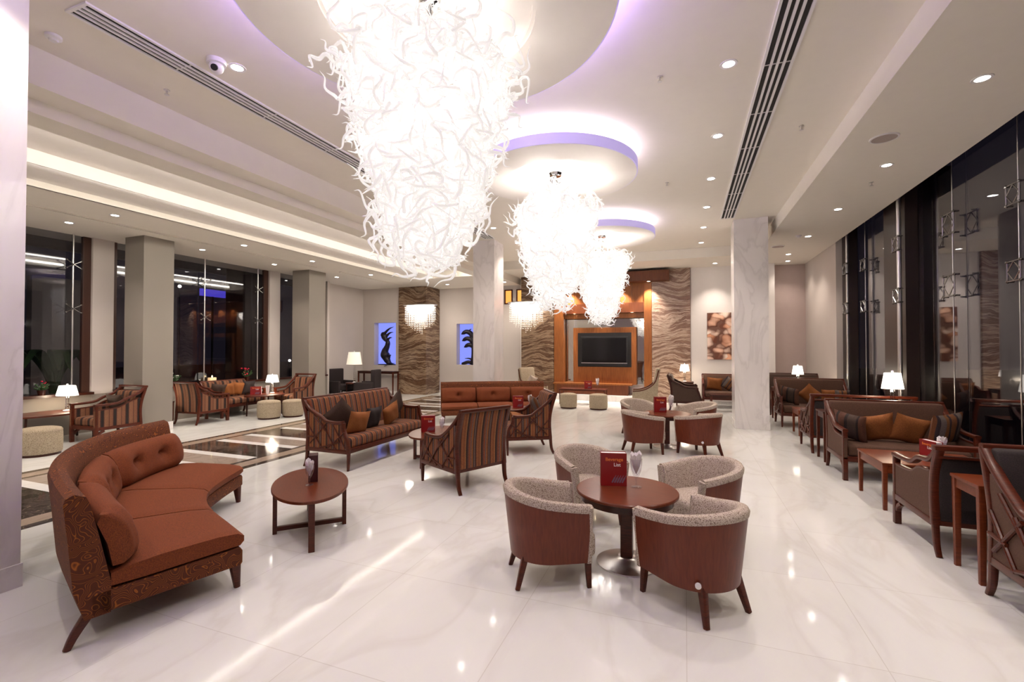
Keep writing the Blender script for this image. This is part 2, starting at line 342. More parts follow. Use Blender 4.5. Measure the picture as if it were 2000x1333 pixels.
def sweep(bm, pts, sec, ref=(1, 0, 0), sc=None, caps=True):
    """sweep section (a,b) list along pts; a runs along ref, b along tangent x ref"""
    pts = [Vector(p) for p in pts]; ref = Vector(ref); rings = []
    for i, p in enumerate(pts):
        t = (pts[min(i+1, len(pts)-1)]-pts[max(i-1, 0)]).normalized()
        u = (ref-t*ref.dot(t)).normalized(); v = t.cross(u)
        s = 1.0 if sc is None else (sc[i] if isinstance(sc, (list, tuple)) else sc)
        rings.append([bm.verts.new(p+u*(a*s)+v*(b*s)) for a, b in sec])
    n = len(sec)
    for r0, r1 in zip(rings, rings[1:]):
        for i in range(n): bm.faces.new((r0[i], r0[(i+1) % n], r1[(i+1) % n], r1[i]))
    if caps:
        bm.faces.new(list(reversed(rings[0]))); bm.faces.new(rings[-1])
    return bm
def rsec(wd, h, r=None, n=3):
    """rounded rectangle section"""
    r = min(wd, h)*0.3 if r is None else r; out = []
    for cx, cy, a0 in ((wd/2-r, h/2-r, 0), (-wd/2+r, h/2-r, 90), (-wd/2+r, -h/2+r, 180), (wd/2-r, -h/2+r, 270)):
        for k in range(n): a = R(a0+90*k/(n-1)); out.append((cx+r*math.cos(a), cy+r*math.sin(a)))
    return out
def circ(r, n=8): return [(r*math.cos(2*math.pi*i/n), r*math.sin(2*math.pi*i/n)) for i in range(n)]
def axis_list(h, r, n):
    e = [h, h-r*0.12, h-r*0.5, h-r]; m = h-r
    mid = [m*(1-2*i/n) for i in range(1, n)]
    return e+mid+[-v for v in reversed(e)]
def softbox(bm, cx, cy, cz, wx, wy, wz, r=0.04, crown=0.0, fn=None, n=8):
    """rounded cushion block with a crowned top"""
    H = (wx/2, wy/2, wz/2); r = min(r, min(H)*0.98)
    ax = [axis_list(h, r, n) for h in H]; cache = {}
    def vert(q):
        k = tuple(round(v, 5) for v in q)
        if k in cache: return cache[k]
        inn = [max(-(h-r), min(h-r, v)) for v, h in zip(q, H)]
        d = Vector([a-b for a, b in zip(q, inn)])
        if d.length > 1e-6: d = d.normalized()*r
        p = Vector(inn)+d
        if crown:
            u = (1-(p.x/H[0])**2)*(1-(p.y/H[1])**2)
            p.z += crown*max(0, u)**0.5*(1 if p.z > 0 else -0.3)
        p += Vector((cx, cy, cz))
        if fn: p = Vector(fn(p))
        cache[k] = bm.verts.new(p); return cache[k]
    for a in range(3):
        b, c = [(1, 2), (2, 0), (0, 1)][a]
        for s in (1, -1):
            for i in range(len(ax[b])-1):
                for j in range(len(ax[c])-1):
                    vs = []
                    for ii, jj in ((i, j), (i+1, j), (i+1, j+1), (i, j+1)):
                        q = [0, 0, 0]; q[a] = s*H[a]; q[b] = ax[b][ii]; q[c] = ax[c][jj]; vs.append(vert(q))
                    if len(set(vs)) == 4: bm.faces.new(vs if s > 0 else list(reversed(vs)))
    return bm
def pillow_bm(wx, wz, t, n=14):
    bm = BM(); g = {}
    for s in (1, -1):
        for i in range(n+1):
            for j in range(n+1):
                u = 2*i/n-1; v = 2*j/n-1; edge = i in (0, n) or j in (0, n)
                if edge and s == -1: g[(s, i, j)] = g[(1, i, j)]; continue
                x = wx/2*u*(1-0.10*(1-abs(v)**2)*abs(u)); z = wz/2*v*(1-0.10*(1-abs(u)**2)*abs(v))
                y = s*t/2*(max(0, (1-u**4)*(1-v**4)))**0.7+0.006*math.sin(7*u+3*v)*(1-u*u)*(1-v*v)
                g[(s, i, j)] = bm.verts.new((x, y, z))
    for s in (1, -1):
        for i in range(n):
            for j in range(n):
                q = [g[(s, i, j)], g[(s, i+1, j)], g[(s, i+1, j+1)], g[(s, i, j+1)]]
                bm.faces.new(q if s == -1 else list(reversed(q)))
    return bm
def cushion(loc, rot, mat, label, wx=0.5, wz=0.5, t=0.18, group=None, name='throw_cushion'):
    o = obj(name, pillow_bm(wx, wz, t), mat, None, 60, None, loc, rot)
    return tag(o, label, 'cushion', group)

# ------------------------------------------------------------------ the room shell
HC = 5.34; HR = 5.02; HL = 4.76; XG = 3.98; XL = -13.6; XW = 4.35
Y0 = -4.0
bm = BM(); box(bm, -14.6, -10.23, Y0, 19.2, -0.1, 0); box(bm, -7.0, XW+.1, Y0, 19.2, -0.1, 0)
box(bm, -10.23, -7.0, Y0, 1.0, -0.1, 0); box(bm, -10.23, -7.0, 17.4, 19.2, -0.1, 0)
struct('floor', bm, M['floor'])
# stone runner laid flush in the floor
bm = BM()
for x0, x1 in ((-10.23, -10.08), (-9.80, -9.70), (-7.53, -7.43), (-7.15, -7.0)): box(bm, x0, x1, 1.0, 17.4, -0.1, 0)
y = 1.35-0.0
dark = []; white = []; grey = []
y = 6.45-1.7*3
box(bm, -10.08, -7.15, 1.0, y, -0.1, 0)
while y < 16.9:
    dark.append((y, min(y+.8, 17.4)));
    if y+1.0 < 17.4:
        white.append((y+.8, y+1.0)); grey.append((y+1.0, y+1.5)); white.append((y+1.5, y+1.7))
    y += 1.7
box(bm, -9.70, -7.53, dark[-1][0] if dark[-1][1] == 17.4 else y, 17.4, -0.1, 0) if y < 17.4 else None
for a, b in dark: box(bm, -9.70, -7.53, a, b, -0.1, 0)
struct('trim_1', bm, M['emperador'])
bm = BM()
for x0, x1 in ((-10.08, -9.80), (-7.43, -7.15)): box(bm, x0, x1, 1.35, 17.4, -0.1, 0)
struct('trim_2', bm, M['inlay_beige'])
bm = BM()
for a, b in white: box(bm, -9.70, -7.53, a, b, -0.1, 0)
struct('trim_3', bm, M['inlay_white'])
bm = BM()
for a, b in grey: box(bm, -9.70, -7.53, a, b, -0.1, 0)
struct('trim_4', bm, M['inlay_grey'])

# ceiling: high centre field, right and far soffits, stepped left side with a cove
bm = BM()
box(bm, -6.62, 2.15, Y0, 16.3, HC, HC+.1)
box(bm, 2.15, XG, Y0, 19.2, HR, HR+.42)            # right soffit
box(bm, -6.62, 2.15, 16.3, 19.2, HR, HR+.42)           # far soffit
box(bm, -7.01, -6.62, Y0, 16.3, 4.92, HC+.1)           # first step
box(bm, -7.45, -7.01, Y0, 15.65, HL, HC+.1)            # ledge that hides the cove tube
box(bm, -14.6, -10.2, Y0, 19.2, HL, HL+.12)            # left soffit
box(bm, -10.2, -6.62, 15.65, 19.2, HL, HL+.3)
box(bm, -7.01, -6.62, 15.65, 16.3, HL, 4.95)
struct('ceiling', bm, M['ceil'])
bm = BM(); box(bm, XG-.05, XW+.2, Y0, 15.5, 6.3, 6.4); box(bm, XG-.05, XG, Y0, 15.3, HR+.42, 6.3); struct('trim_7', bm, M['frame_br'])   # dark slot above the soffit at the glass
bm = BM()                                              # stepped inside of the cove
box(bm, -10.25, -10.2, Y0, 15.65, HL, 4.87)
box(bm, -10.25, -9.15, Y0, 15.65, 4.87, 4.92)
box(bm, -9.15, -9.10, Y0, 15.65, 4.81, 5.02)           # lip hiding the second tube
box(bm, -9.10, -7.40, Y0, 15.65, 5.02, 5.08)
box(bm, -10.2, -7.45, 15.65, 15.70, HL, 5.2)
struct('trim_5', bm, M['wall_white'])
bm = BM(); box(bm, -7.50, -7.46, Y0+.3, 15.5, 4.86, 4.93); box(bm, -9.20, -9.16, Y0+.3, 15.5, 4.825, 4.86)
cv = obj('cove_light_tube', bm, M['cove']); tag(cv, 'long warm light tubes hidden in the stepped ceiling cove above the floor runner', 'light')

# walls
bm = BM(); box(bm, XL-.6, XW+.3, Y0-.2, Y0, 0, 6.4); struct('wall_back', bm, M['wall'])
def wallbox(name, bits, mat):
    b = BM()
    for t in bits: box(b, *t)
    return struct(name, b, mat)
wallbox('wall_left', [(XL-.25, XL, Y0, 1.2, 0, HL), (XL-.25, XL, 6.95, 7.40, 0, HL), (XL-.25, XL, 12.10, 12.54, 0, HL),
                      (XL-.25, XL, 14.88, 15.0, 0, HL), (-14.25, -14.0, 14.9, 17.8, 0, HL)], M['wall'])
wallbox('wall_left_sill', [(XL-.2, XL, 1.2, 14.9, 0, 0.92)], M['wall_grey']).name = 'wall_left_base'
wallbox('trim_6', [(XL-.25, XL+.12, 1.2, 6.95, 0.92, 0.98), (XL-.25, XL+.12, 7.4, 12.1, 0.92, 0.98), (XL-.25, XL+.05, 12.54, 14.88, 0.92, 0.98)], M['wood_dk'])
# far left walls with two lit niches
def niche_wall(name, x0, x1, yf, nx0, nx1, nz0, nz1, h, mat, dep=0.35):
    return wallbox(name, [(x0, nx0, yf, yf+dep+.1, 0, h), (nx1, x1, yf, yf+dep+.1, 0, h), (nx0, nx1, yf, yf+dep+.1, 0, nz0), (nx0, nx1, yf, yf+dep+.1, nz1, h)], mat)
niche_wall('wall_far_left', -14.25, -12.0, 17.6, -13.38, -12.2, 1.27, 3.20, HL, M['wall'])
wallbox('wall_far_left_return', [(-12.1, -12.0, 18.06, 19.1, 0, HL)], M['wall'])
niche_wall('wall_far_middle', -12.0, -6.62, 18.7, -9.71, -8.45, 1.29, 3.14, HL, M['wall'])
wallbox('wall_far', [(-6.62, -5.0, 18.7, 19.1, 0, HR), (-5.0, 0.2, 18.75, 19.1, 0, HR), (0.2, 2.95, 18.3, 19.1, 0, HR)], M['wall_white'])
wallbox('wall_far_alcove', [(2.95, XG+.1, 18.8, 19.1, 0, HR), ], M['wall_mauve'])
wallbox('wall_right', [(XG, XG+.2, 15.3, 19.1, 0, HR+.4), (XG+.2, XW+.1, 15.3, 15.5, 0, 6.3), (XW, XW+.2, Y0, -2.0, 0, 6.3)], M['wall'])
wallbox('baseboard_right', [(XG-.02, XG, 15.3, 18.8, 0, 0.12)], M['marble'])
wallbox('baseboard_far', [(0.2, 2.95, 18.28, 18.3, 0, 0.12), (-12.0, -6.62, 18.68, 18.7, 0, 0.12), (-14.0, -12.0, 17.58, 17.6, 0, 0.12)], M['marble'])

# columns
def column(x0, x1, y0, y1, h, mat, label, cat='column', plinth=M['marble'], ph=0.2, name='marble_column'):
    t = thing(name, label, cat, ((x0+x1)/2, (y0+y1)/2, 0))
    a, b = (x1-x0)/2, (y1-y0)/2
    bm = BM(); box(bm, -a, a, -b, b, ph, h)
    obj('shaft', bm, mat, t)
    bm = BM(); box(bm, -a-.012, a+.012, -b-.012, b+.012, 0, ph, 0.003); obj('plinth', bm, plinth, t)
    return t
column(1.18, 1.96, 13.0, 13.78, HC, M['marble'], 'tall white veined marble column on the right, beside the far brown sofas')
column(-6.10, -5.40, 12.85, 13.60, HC, M['marble'], 'white veined marble column behind the long rust coloured sofa')
column(-6.15, -5.36, 1.45, 2.25, HC, M['marble'], 'big white marble column cut by the left edge of the picture')
column(-12.85, -12.15, 7.22, 7.92, HL, M['wall_grey'], 'plain greige square pillar between the first and second left windows', name='square_pillar')
column(-12.90, -12.15, 12.42, 13.20, HL, M['wall_grey'], 'plain greige square pillar behind the striped armchair, farther down the left windows', name='square_pillar')
# veined stone blocks
def stone(x0, x1, y0, y1, h, mat, label):
    t = thing('veined_stone_pier', label, 'pier', ((x0+x1)/2, (y0+y1)/2, 0)); a, b = (x1-x0)/2, (y1-y0)/2
    bm = BM(); box(bm, -a, a, -b, b, 0, h, 0.004); obj('cladding', bm, mat, t); return t
stone(-11.99, -10.58, 17.5, 18.69, HL-.005, M['onyx'], 'dark brown wavy veined stone pier between the two blue lit niches')
stone(-6.42, -5.02, 18.2, 18.69, HR-.005, M['onyx'], 'brown wavy veined stone panel left of the television wall')
stone(-1.17, 0.19, 18.2, 18.74, HR-.005, M['onyx_l'], 'pinkish brown wavy veined stone panel right of the television wall')

# ------------------------------------------------------------------ windows
def window(name, xg, y0, y1, z0, z1, frames, side):
    t = bpy.data.objects.new(name, None); C.objects.link(t); t['kind'] = 'structure'
    bm = BM(); box(bm, xg-.006, xg+.006, y0, y1, z0, z1); obj('pane', bm, M['pane' if side > 0 else 'pane_l'], t)
    bm = BM()
    for a, b in frames: box(bm, xg-.05, xg+.05, a, b, z0, z1, 0.004)
    obj('window_frame', bm, M['frame_br'], t)
    return t
window('window_1', XL-.12, 1.2, 6.95, 0.98, HL, [(6.79, 6.95)], -1)
window('window_2', XL-.12, 7.40, 12.10, 0.98, HL, [(7.40, 7.50), (11.93, 12.10)], -1)
window('window_3', XL-.12, 12.54, 14.88, 0.98, HL, [(12.54, 12.62), (14.80, 14.88)], -1)
window('window_4', XW, -2.0, 15.3, 0.0, 6.3, [(15.22, 15.3)], 1)
def spider(t, x, y, z, s, side, big=1.0):
    bm = BM(); h = 0.135*big; o = -0.06*side
    P = [(x+o, y-h, z-h), (x+o, y+h, z-h), (x+o, y+h, z+h), (x+o, y-h, z+h)]
    for i in range(4): cyl(bm, P[i], P[(i+1) % 4], 0.011, seg=6)
    M4 = [((P[i][0]+P[(i+1) % 4][0])/2, (P[i][1]+P[(i+1) % 4][1])/2, (P[i][2]+P[(i+1) % 4][2])/2) for i in range(4)]
    for i in range(4): cyl(bm, M4[i], M4[(i+1) % 4], 0.008, seg=6)
    for p in P:
        cyl(bm, (p[0], p[1], p[2]), (p[0]-o*1.2, p[1], p[2]), 0.014, seg=6)
        bmesh.ops.create_icosphere(bm, subdivisions=1, radius=0.026, matrix=Matrix.Translation(p))
    return obj('spider_bracket', bm, M['bracket'], t, 40)
poles = [(4.05, 14.60, 0, 6.29, 0.030, 'steel pole with square brackets farthest along the right window'),
         (4.27, 14.00, 0, 6.29, 0.010, 'thin steel rod with brackets between the two thick poles of the right window'),
         (4.05, 11.42, 0, 6.29, 0.040, 'thick steel pole with square brackets behind the lamp by the right window'),
         (4.25, 9.90, 0, 6.29, 0.008, 'thin steel rod with large square brackets on the right window, nearer than the lamp'),
         (4.25, 8.25, 0, 6.29, 0.008, 'thin steel rod by the right window nearest the picture edge')]
for x, y, z0, z1, r, lb in poles:
    t = thing('glass_support_pole', lb, 'pole', (x, y, 0), 0, 'steel glazing supports')
    bm = BM(); cyl(bm, (0, 0, z0), (0, 0, z1), r, seg=10); obj('pole', bm, M['steel'], t, 40)
    for z in (3.10, 4.15): spider(t, 0, 0, z, 1, 1, 1.0 if y != 9.90 else 1.3)
for y, lb in ((6.55, 'steel rod with star shaped brackets at the first left window'), (9.75, 'steel rod with star shaped brackets in the middle of the second left window'), (11.6, 'slim bright steel rod at the right end of the second left window')):
    t = thing('glass_support_pole', lb, 'pole', (XL+.02, y, 0.98), 0, 'steel glazing supports')
    bm = BM(); cyl(bm, (0, 0, 0), (0, 0, HL-.985), 0.018, seg=10); obj('pole', bm, M['steel'], t, 40)
    for z in (2.0, 3.05):
        bm = BM()
        for a in (45, 135, 225, 315):
            e = (0.05, 0.2*math.cos(R(a)), z+0.13*math.sin(R(a)))
            cyl(bm, (0.03, 0, z), e, 0.010, seg=6); bmesh.ops.create_icosphere(bm, subdivisions=1, radius=0.024, matrix=Matrix.Translation(e))
        obj('spider_bracket', bm, M['bracket'], t, 40)
for y0, y1, lb in ((14.75, 15.28, 'dark brown polished pier at the far end of the right window'), (11.35, 12.40, 'dark brown polished pier behind the thick steel pole and lamp')):
    t = thing('brown_window_pier', lb, 'pier', (4.235, (y0+y1)/2, 0)); bm = BM(); box(bm, -.11, .10, -(y1-y0)/2, (y1-y0)/2, 0, 6.28, .003); obj('cladding', bm, M['pier'], t)
# outside world
bm = BM(); box(bm, -60, XL-.3, -30, 60, -0.35, -0.15); box(bm, XW+.25, 40, -30, 60, -0.35, -0.15)
struct('ground', bm, M['ext_ground'])
def ext(name, label, cat, b, mat):
    bm = BM(); cx, cy = (b[0]+b[1])/2, (b[2]+b[3])/2
    box(bm, b[0]-cx, b[1]-cx, b[2]-cy, b[3]-cy, 0, b[5]-b[4], 0.01)
    o = obj(name, bm, mat, None, None, None, (cx, cy, b[4])); return tag(o, label, cat)
ext('outdoor_column', 'brown outdoor column outside the nearest part of the right window', 'column', (4.9, 5.4, 6.2, 7.2, -.15, 6), M['ext_brown'])
ext('outdoor_column', 'brown outdoor column outside the right window between the two inner piers', 'column', (4.9, 5.4, 12.6, 13.8, -.15, 6), M['ext_brown'])
ext('outdoor_column', 'brown stone outdoor column seen through the right end of the second left window', 'column', (-16.4, -15.4, 12.6, 13.6, -.15, 6), M['ext_brown'])
ext('outdoor_canopy_beam', 'pale grey outdoor canopy beam seen at the top of the second left window', 'beam', (-19.5, -19.2, 6, 24, 5.3, 5.95), M['ext_grey'])
ext('outdoor_wall', 'pale outdoor wall panel seen through the first left window', 'wall', (-19.2, -18.9, 8.1, 9.6, -.15, 4.3), M['ext_grey'])
t = thing('illuminated_sign', 'small blue glowing sign box outside the second left window', 'sign', (-22.05, 16.25, -.15))
bm = BM(); box(bm, -.05, .05, -.65, .65, 4.75, 5.10, .02); obj('sign_box', bm, M['sign'], t)
bm = BM(); cyl(bm, (-.02, 0, 0), (-.02, 0, 4.76), .05, seg=8); obj('post', bm, M['ext_ground'], t, 40)
lampspots = [((-22, 13.9, 4.9), 'small white outdoor light left of the blue glowing sign'), ((-22, 14.6, 4.92), 'small white outdoor light just left of the blue glowing sign'), ((-22, 17.4, 5.0), 'small white outdoor light right of the blue glowing sign'),
             ((-22, 17.4, 1.3), 'bright white outdoor light low in the middle of the second left window'), ((-22, 21.0, 1.3), 'small yellowish outdoor light low at the right of the second left window'),
             ((-22, 22.6, 5.4), 'small outdoor light in front of the brown outdoor column'), ((-22, 13.6, 3.4), 'tiny outdoor light below the blue glowing sign at the pillar edge'),
             ((-22, 25.2, 4.4), 'small outdoor light high in the narrow third left window'), ((-22, 25.0, 1.0), 'small outdoor light low in the narrow third left window')]
for p, lb in lampspots:
    bm = BM(); bmesh.ops.create_icosphere(bm, subdivisions=2, radius=0.07); t = thing('outdoor_light', lb, 'light', (p[0], p[1], -.15), 0, 'distant lights outside the left windows')
    bmesh.ops.translate(bm, verts=bm.verts, vec=(0, 0, p[2]+.15)); obj('bulb', bm, M['bulb'], t, 50)
    bm = BM(); cyl(bm, (0, 0, 0), (0, 0, p[2]+.10), .03, .02, 6); obj('post', bm, M['ext_ground'], t, 40)
# palm outside first window
t = thing('potted_palm', 'dark drooping palm outside the first left window', 'plant', (-16.6, 7.6, -.15))
bm = BM(); lathe(bm, [(0, 0), (.26, 0), (.33, .55), (.28, .55), (.26, .5), (0, .5)], 16); obj('pot', bm, M['ext_brown'], t, 40)
bm = BM(); rnd = random.Random(4)
for i in range(13):
    a = i*2*math.pi/13+rnd.uniform(-.2, .2); L = rnd.uniform(.9, 1.3)
    pts = cr([(0, 0, .5), (.2*math.cos(a), .2*math.sin(a), 1.5), (.6*L*math.cos(a), .6*L*math.sin(a), 2.15), (1.1*L*math.cos(a), 1.1*L*math.sin(a), 1.6)], 5)
    sweep(bm, pts, [(.11, 0), (0, .01), (-.11, 0), (0, -.01)], (-math.sin(a), math.cos(a), 0), [0.2+0.9*math.sin(math.pi*min(1, k/15)) for k in range(len(pts))])
obj('fronds', bm, M['leaf'], t, 60)

# ------------------------------------------------------------------ television wall
t = thing('television_wall_unit', 'amber wood panelled television wall with canopy, mirror and plinth', 'wall unit', (0, 18.2, 0))
def part(nm, bits, mat, lb=None, bev=0.004):
    b = BM()
    for q in bits: box(b, q[0], q[1], q[2], q[3], q[4], q[5], bev)
    return obj(nm, b, mat, t, None, lb)
part('post', [(-5.0, -4.60, 0, .5, .22, 4.55)], M['teak']); part('post', [(-1.46, -1.18, 0, .5, .22, 4.55)], M['teak'])
pf = []
for i in range(7):
    a = -4.60+i*3.14/7; pf.append((a+.004, a+3.14/7-.004, .06, .10, 3.80, 4.55))
part('upper_panel', pf, M['teak'])
part('canopy', [(-4.9, -1.19, -.45, .5, 4.55, 4.93), (-1.19, -.53, -.45, -.005, 4.55, 4.93)], M['teak_dk'])
part('lintel', [(-4.60, -1.46, -.02, .10, 3.42, 3.80)], M['teak_dk'], None, .003)
part('lintel', [(-4.60, -1.46, .12, .20, 3.22, 3.45)], M['teak'])
part('mirror', [(-4.58, -1.47, .40, .42, .62, 3.30)], M['mirror'])
part('tv_panel', [(-4.24, -1.76, .16, .40, .62, 2.86)], M['teak'])
part('tv_recess', [(-4.05, -1.95, .145, .17, 1.30, 2.65)], M['black'])
part('plinth', [(-4.85, -2.05, -.15, .5, .22, .60)], M['teak_dk'])
part('shelf', [(-5.0, -1.9, -.17, .5, .60, .66)], M['teak'])
part('step', [(-5.4, -1.1, -.35, -.005, 0, .22), (-5.0, -1.19, -.005, .5, 0, .22)], M['marble'], 'white marble step')
t = thing('television', 'large black flat television on the amber wood wall', 'television', (-3.0, 18.34, 1.34))
bm = BM(); box(bm, -.93, .93, -.05, .0, 0, 1.16, .012); obj('casing', bm, M['black'], t)
bm = BM(); box(bm, -.86, .86, -.056, -.05, .15, 1.10); obj('screen', bm, M['screen'], t)
bm = BM(); box(bm, -.9, .9, -.055, -.05, .10, .125); obj('trim_strip', bm, M['steel'], t)
# shell picture
bm = BM(); box(bm, -.77, .77, -.03, 0, 0, 1.70, .004)
tag(obj('shell_picture', bm, M['art'], None, None, None, (1.53, 18.29, 1.63)), 'canvas print of cream and orange sea shells on the white wall by the marble column', 'picture')
# two small amber niches high in the far wall
for x0, x1, lb in ((-7.35, -6.98, 'small amber lit square opening high on the far wall, left one'), (-6.80, -6.50, 'small amber lit square opening high on the far wall, beside the veined stone')):
    t = thing('lit_wall_box', lb, 'wall opening', ((x0+x1)/2, 18.69, 3.95), 0, 'amber lit openings'); a = (x1-x0)/2
    bm = BM(); box(bm, -a, a, -.06, 0, 0, .05); box(bm, -a, a, -.06, 0, .58, .63); box(bm, -a, -a+.05, -.06, 0, 0, .63); box(bm, a-.05, a, -.06, 0, 0, .63); obj('frame', bm, M['wood'], t)
    bm = BM(); box(bm, -a+.05, a-.05, -.02, 0, .05, .58); obj('glowing_back', bm, M['amber'], t)

# niches: glowing back panels and sculptures
def niche_back(x0, x1, y, z0, z1, lb):
    bm = BM(); box(bm, -(x1-x0)/2, (x1-x0)/2, 0, .02, 0, z1-z0)
    tag(obj('niche_light_panel', bm, M['niche'], None, None, None, ((x0+x1)/2, y, z0)), lb, 'light panel')
niche_back(-13.38, -12.2, 17.93, 1.27, 3.20, 'blue white backlit panel behind the twisting figure sculpture')
niche_back(-9.71, -8.45, 19.03, 1.29, 3.14, 'blue white backlit panel behind the dolphin sculpture')
t = thing('figure_sculpture', 'dark twisting figure sculpture with spiky raised wing in a blue lit niche', 'sculpture', (-12.80, 17.76, 1.27))
bm = BM()
sweep(bm, cr([(.15, 0, 0), (.10, 0, .12), (-.05, 0, .35), (-.10, .0, .6), (.02, 0, .85), (.05, 0, 1.05), (-.08, 0, 1.2), (-.16, 0, 1.38), (-.12, 0, 1.5)], 5), circ(.12, 10), (0, 1, 0),
      [2.2, 1.5, 1.3, 1.15, 1.0]+[1.0, 1.1, 1.25, 1.3, 1.35]+[1.5, 1.7, 1.8, 1.75, 1.6]+[1.4, 1.3, 1.2, 1.1, 1.05]+[1.0, .95, .95, .95, .9]+[.85, .8, .75, .8, .9]+[1.0, 1.1, 1.2, 1.2, 1.2]+[1.3, 1.2, 1.1, .9, .7]+[.4])
obj('body', bm, M['bronze'], t, 60)
bm = BM()
for a, b in (((-.15, 0, 1.42), (.38, 0, 1.75)), ((-.05, 0, 1.30), (.36, 0, 1.5)), ((.0, 0, 1.1), (.30, 0, 1.25)), ((-.1, 0, .55), (-.32, 0, .42)), ((.1, 0, .3), (.25, 0, .45))):
    m_ = (Vector(a)+Vector(b))/2+Vector((0, 0, .06)); sweep(bm, cr([a, m_, b], 5), circ(.07, 8), (0, 1, 0), [1.1-k*.105 for k in range(11)])
obj('wing', bm, M['bronze'], t, 60)
bm = BM(); lathe(bm, [(0, 0), (.5, 0), (.46, .04), (0, .05)], 20, sy=.28); obj('base', bm, M['bronze'], t, 40)
t = thing('dolphin_sculpture', 'dark sculpture of leaping dolphins stacked on a wave in a blue lit niche', 'sculpture', (-9.05, 18.87, 1.29))
bm = BM(); sweep(bm, cr([(.1, 0, 0), (.16, 0, .3), (.15, 0, .7), (.08, 0, 1.1), (.0, 0, 1.3)], 5), circ(.12, 8), (0, 1, 0), [1.6-.045*k for k in range(21)])
sweep(bm, cr([(.1, 0, .05), (-.15, 0, .12), (-.45, 0, .02)], 5), circ(.08, 8), (0, 1, 0)); sweep(bm, cr([(.1, 0, .2), (-.1, 0, .28), (-.32, 0, .28)], 5), circ(.05, 8), (0, 1, 0), [1.2-.1*k for k in range(11)])
obj('wave', bm, M['bronze'], t, 60)
for dz, dx in ((0.0, 0.0), (.32, -.10), (.66, -.14)):
    bm = BM(); z = .82+dz*.9
    sweep(bm, cr([(.26+dx, 0, z-.42), (.22+dx, 0, z-.18), (.08+dx, 0, z+.02), (-.12+dx, 0, z+.08), (-.30+dx, 0, z+.0), (-.36+dx, 0, z-.03)], 4), circ(.1, 10), (0, 1, 0), [.3, .45, .6, .75, .9, 1, 1.1, 1.15, 1.15, 1.15, 1.1, 1.05, 1, .95, .9, .8, .6, .45, .35, .3, .2])
    sweep(bm, cr([(.05+dx, 0, z+.08), (.08+dx, 0, z+.18), (.16+dx, 0, z+.2)], 4), circ(.03, 6), (0, 1, 0), [1.4-.15*k for k in range(9)])
    obj('dolphin', bm, M['bronze'], t, 60)

# ------------------------------------------------------------------ ceiling discs and chandeliers
XC = -2.06
def disc(cy, R0, lb, vio='violet', rim_h=0.16, zb=4.95):
    t = thing('ceiling_disc', lb, 'ceiling disc', (XC, cy, zb), 0, 'floating ceiling discs')
    ri = R0*0.57
    bm = BM(); lathe(bm, [(ri, 0.0), (R0-.015, 0.0), (R0-.015, rim_h-.01), (ri, rim_h-.01), (ri, 0)], 96); obj('disc_body', bm, M['wall_white'], t, 30)
    bm = BM(); lathe(bm, [(R0-.015, 0.002), (R0, .006), (R0, rim_h), (R0-.015, rim_h), (R0-.015, .002)], 96); obj('rim', bm, M['rimviolet'], t, 30, 'rim with violet light put into its colour')
    bm = BM(); lathe(bm, [(0, .10), (ri, .10), (ri, .02), (ri-.03, .02), (ri-.03, .08), (0, .08)], 96); obj('inner_plate', bm, M['wall_white'], t, 30)
    bm = BM(); lathe(bm, [(R0*.72, rim_h), (R0*.72, rim_h+.03), (R0*.76, rim_h+.03), (R0*.76, rim_h)], 64); obj('halo_tube', bm, M['halo'], t, 30)
    bm = BM(); lathe(bm, [(R0*.90, rim_h), (R0*.90, rim_h+.02), (R0*.92, rim_h+.02), (R0*.92, rim_h)], 64); obj('violet_tube', bm, M[vio], t, 30)
    bm = BM(); cyl(bm, (0, 0, rim_h-.02), (0, 0, HC-zb), R0*.3, seg=32); obj('mount', bm, M['wall_white'], t, 30)
    return t
DY = (3.45, 7.60, 12.3)
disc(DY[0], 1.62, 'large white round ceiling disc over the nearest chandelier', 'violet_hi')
disc(DY[0]-4.25, 1.62, 'added unseen round ceiling disc behind the camera, for violet light', 'violet_hi')  # extra unseen disc, added to throw violet light over ceiling and floor
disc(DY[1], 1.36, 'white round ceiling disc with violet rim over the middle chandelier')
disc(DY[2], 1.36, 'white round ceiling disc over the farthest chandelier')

def tendril_mesh(seed):
    rnd = random.Random(seed); L = rnd.uniform(.17, .27)
    pts = [(0, 0, 0), (L*.35, 0, .03), (L*.7, rnd.uniform(-.03, .03), rnd.uniform(-.03, .03)), (L, rnd.uniform(-.06, .06), rnd.uniform(-.07, .02)),
           (L*1.12, rnd.uniform(-.04, .04), rnd.uniform(-.10, -.05)), (L*1.38, rnd.uniform(-.04, .04), rnd.uniform(-.06, .03)), (L*1.36, rnd.uniform(-.03, .03), rnd.uniform(.05, .11)), (L*1.5, 0, rnd.uniform(.10, .15))]
    p = cr(pts, 4); n = len(p)
    bm = BM(); sweep(bm, p, circ(.0105, 6), (0, 1, .3), [1.0+.35*math.sin(3.2*k/n)-(0.95*max(0, k/n-.55)/.45) for k in range(n)])
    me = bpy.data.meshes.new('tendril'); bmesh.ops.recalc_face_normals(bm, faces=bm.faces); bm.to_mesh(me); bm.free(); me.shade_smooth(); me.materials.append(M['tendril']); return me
TM = [tendril_mesh(s) for s in range(10)]
def rc(z, zt=4.34, zb=3.02):
    u = (z-zb)/(zt-zb); return 0.08+0.37*max(0, min(1, u))**0.95
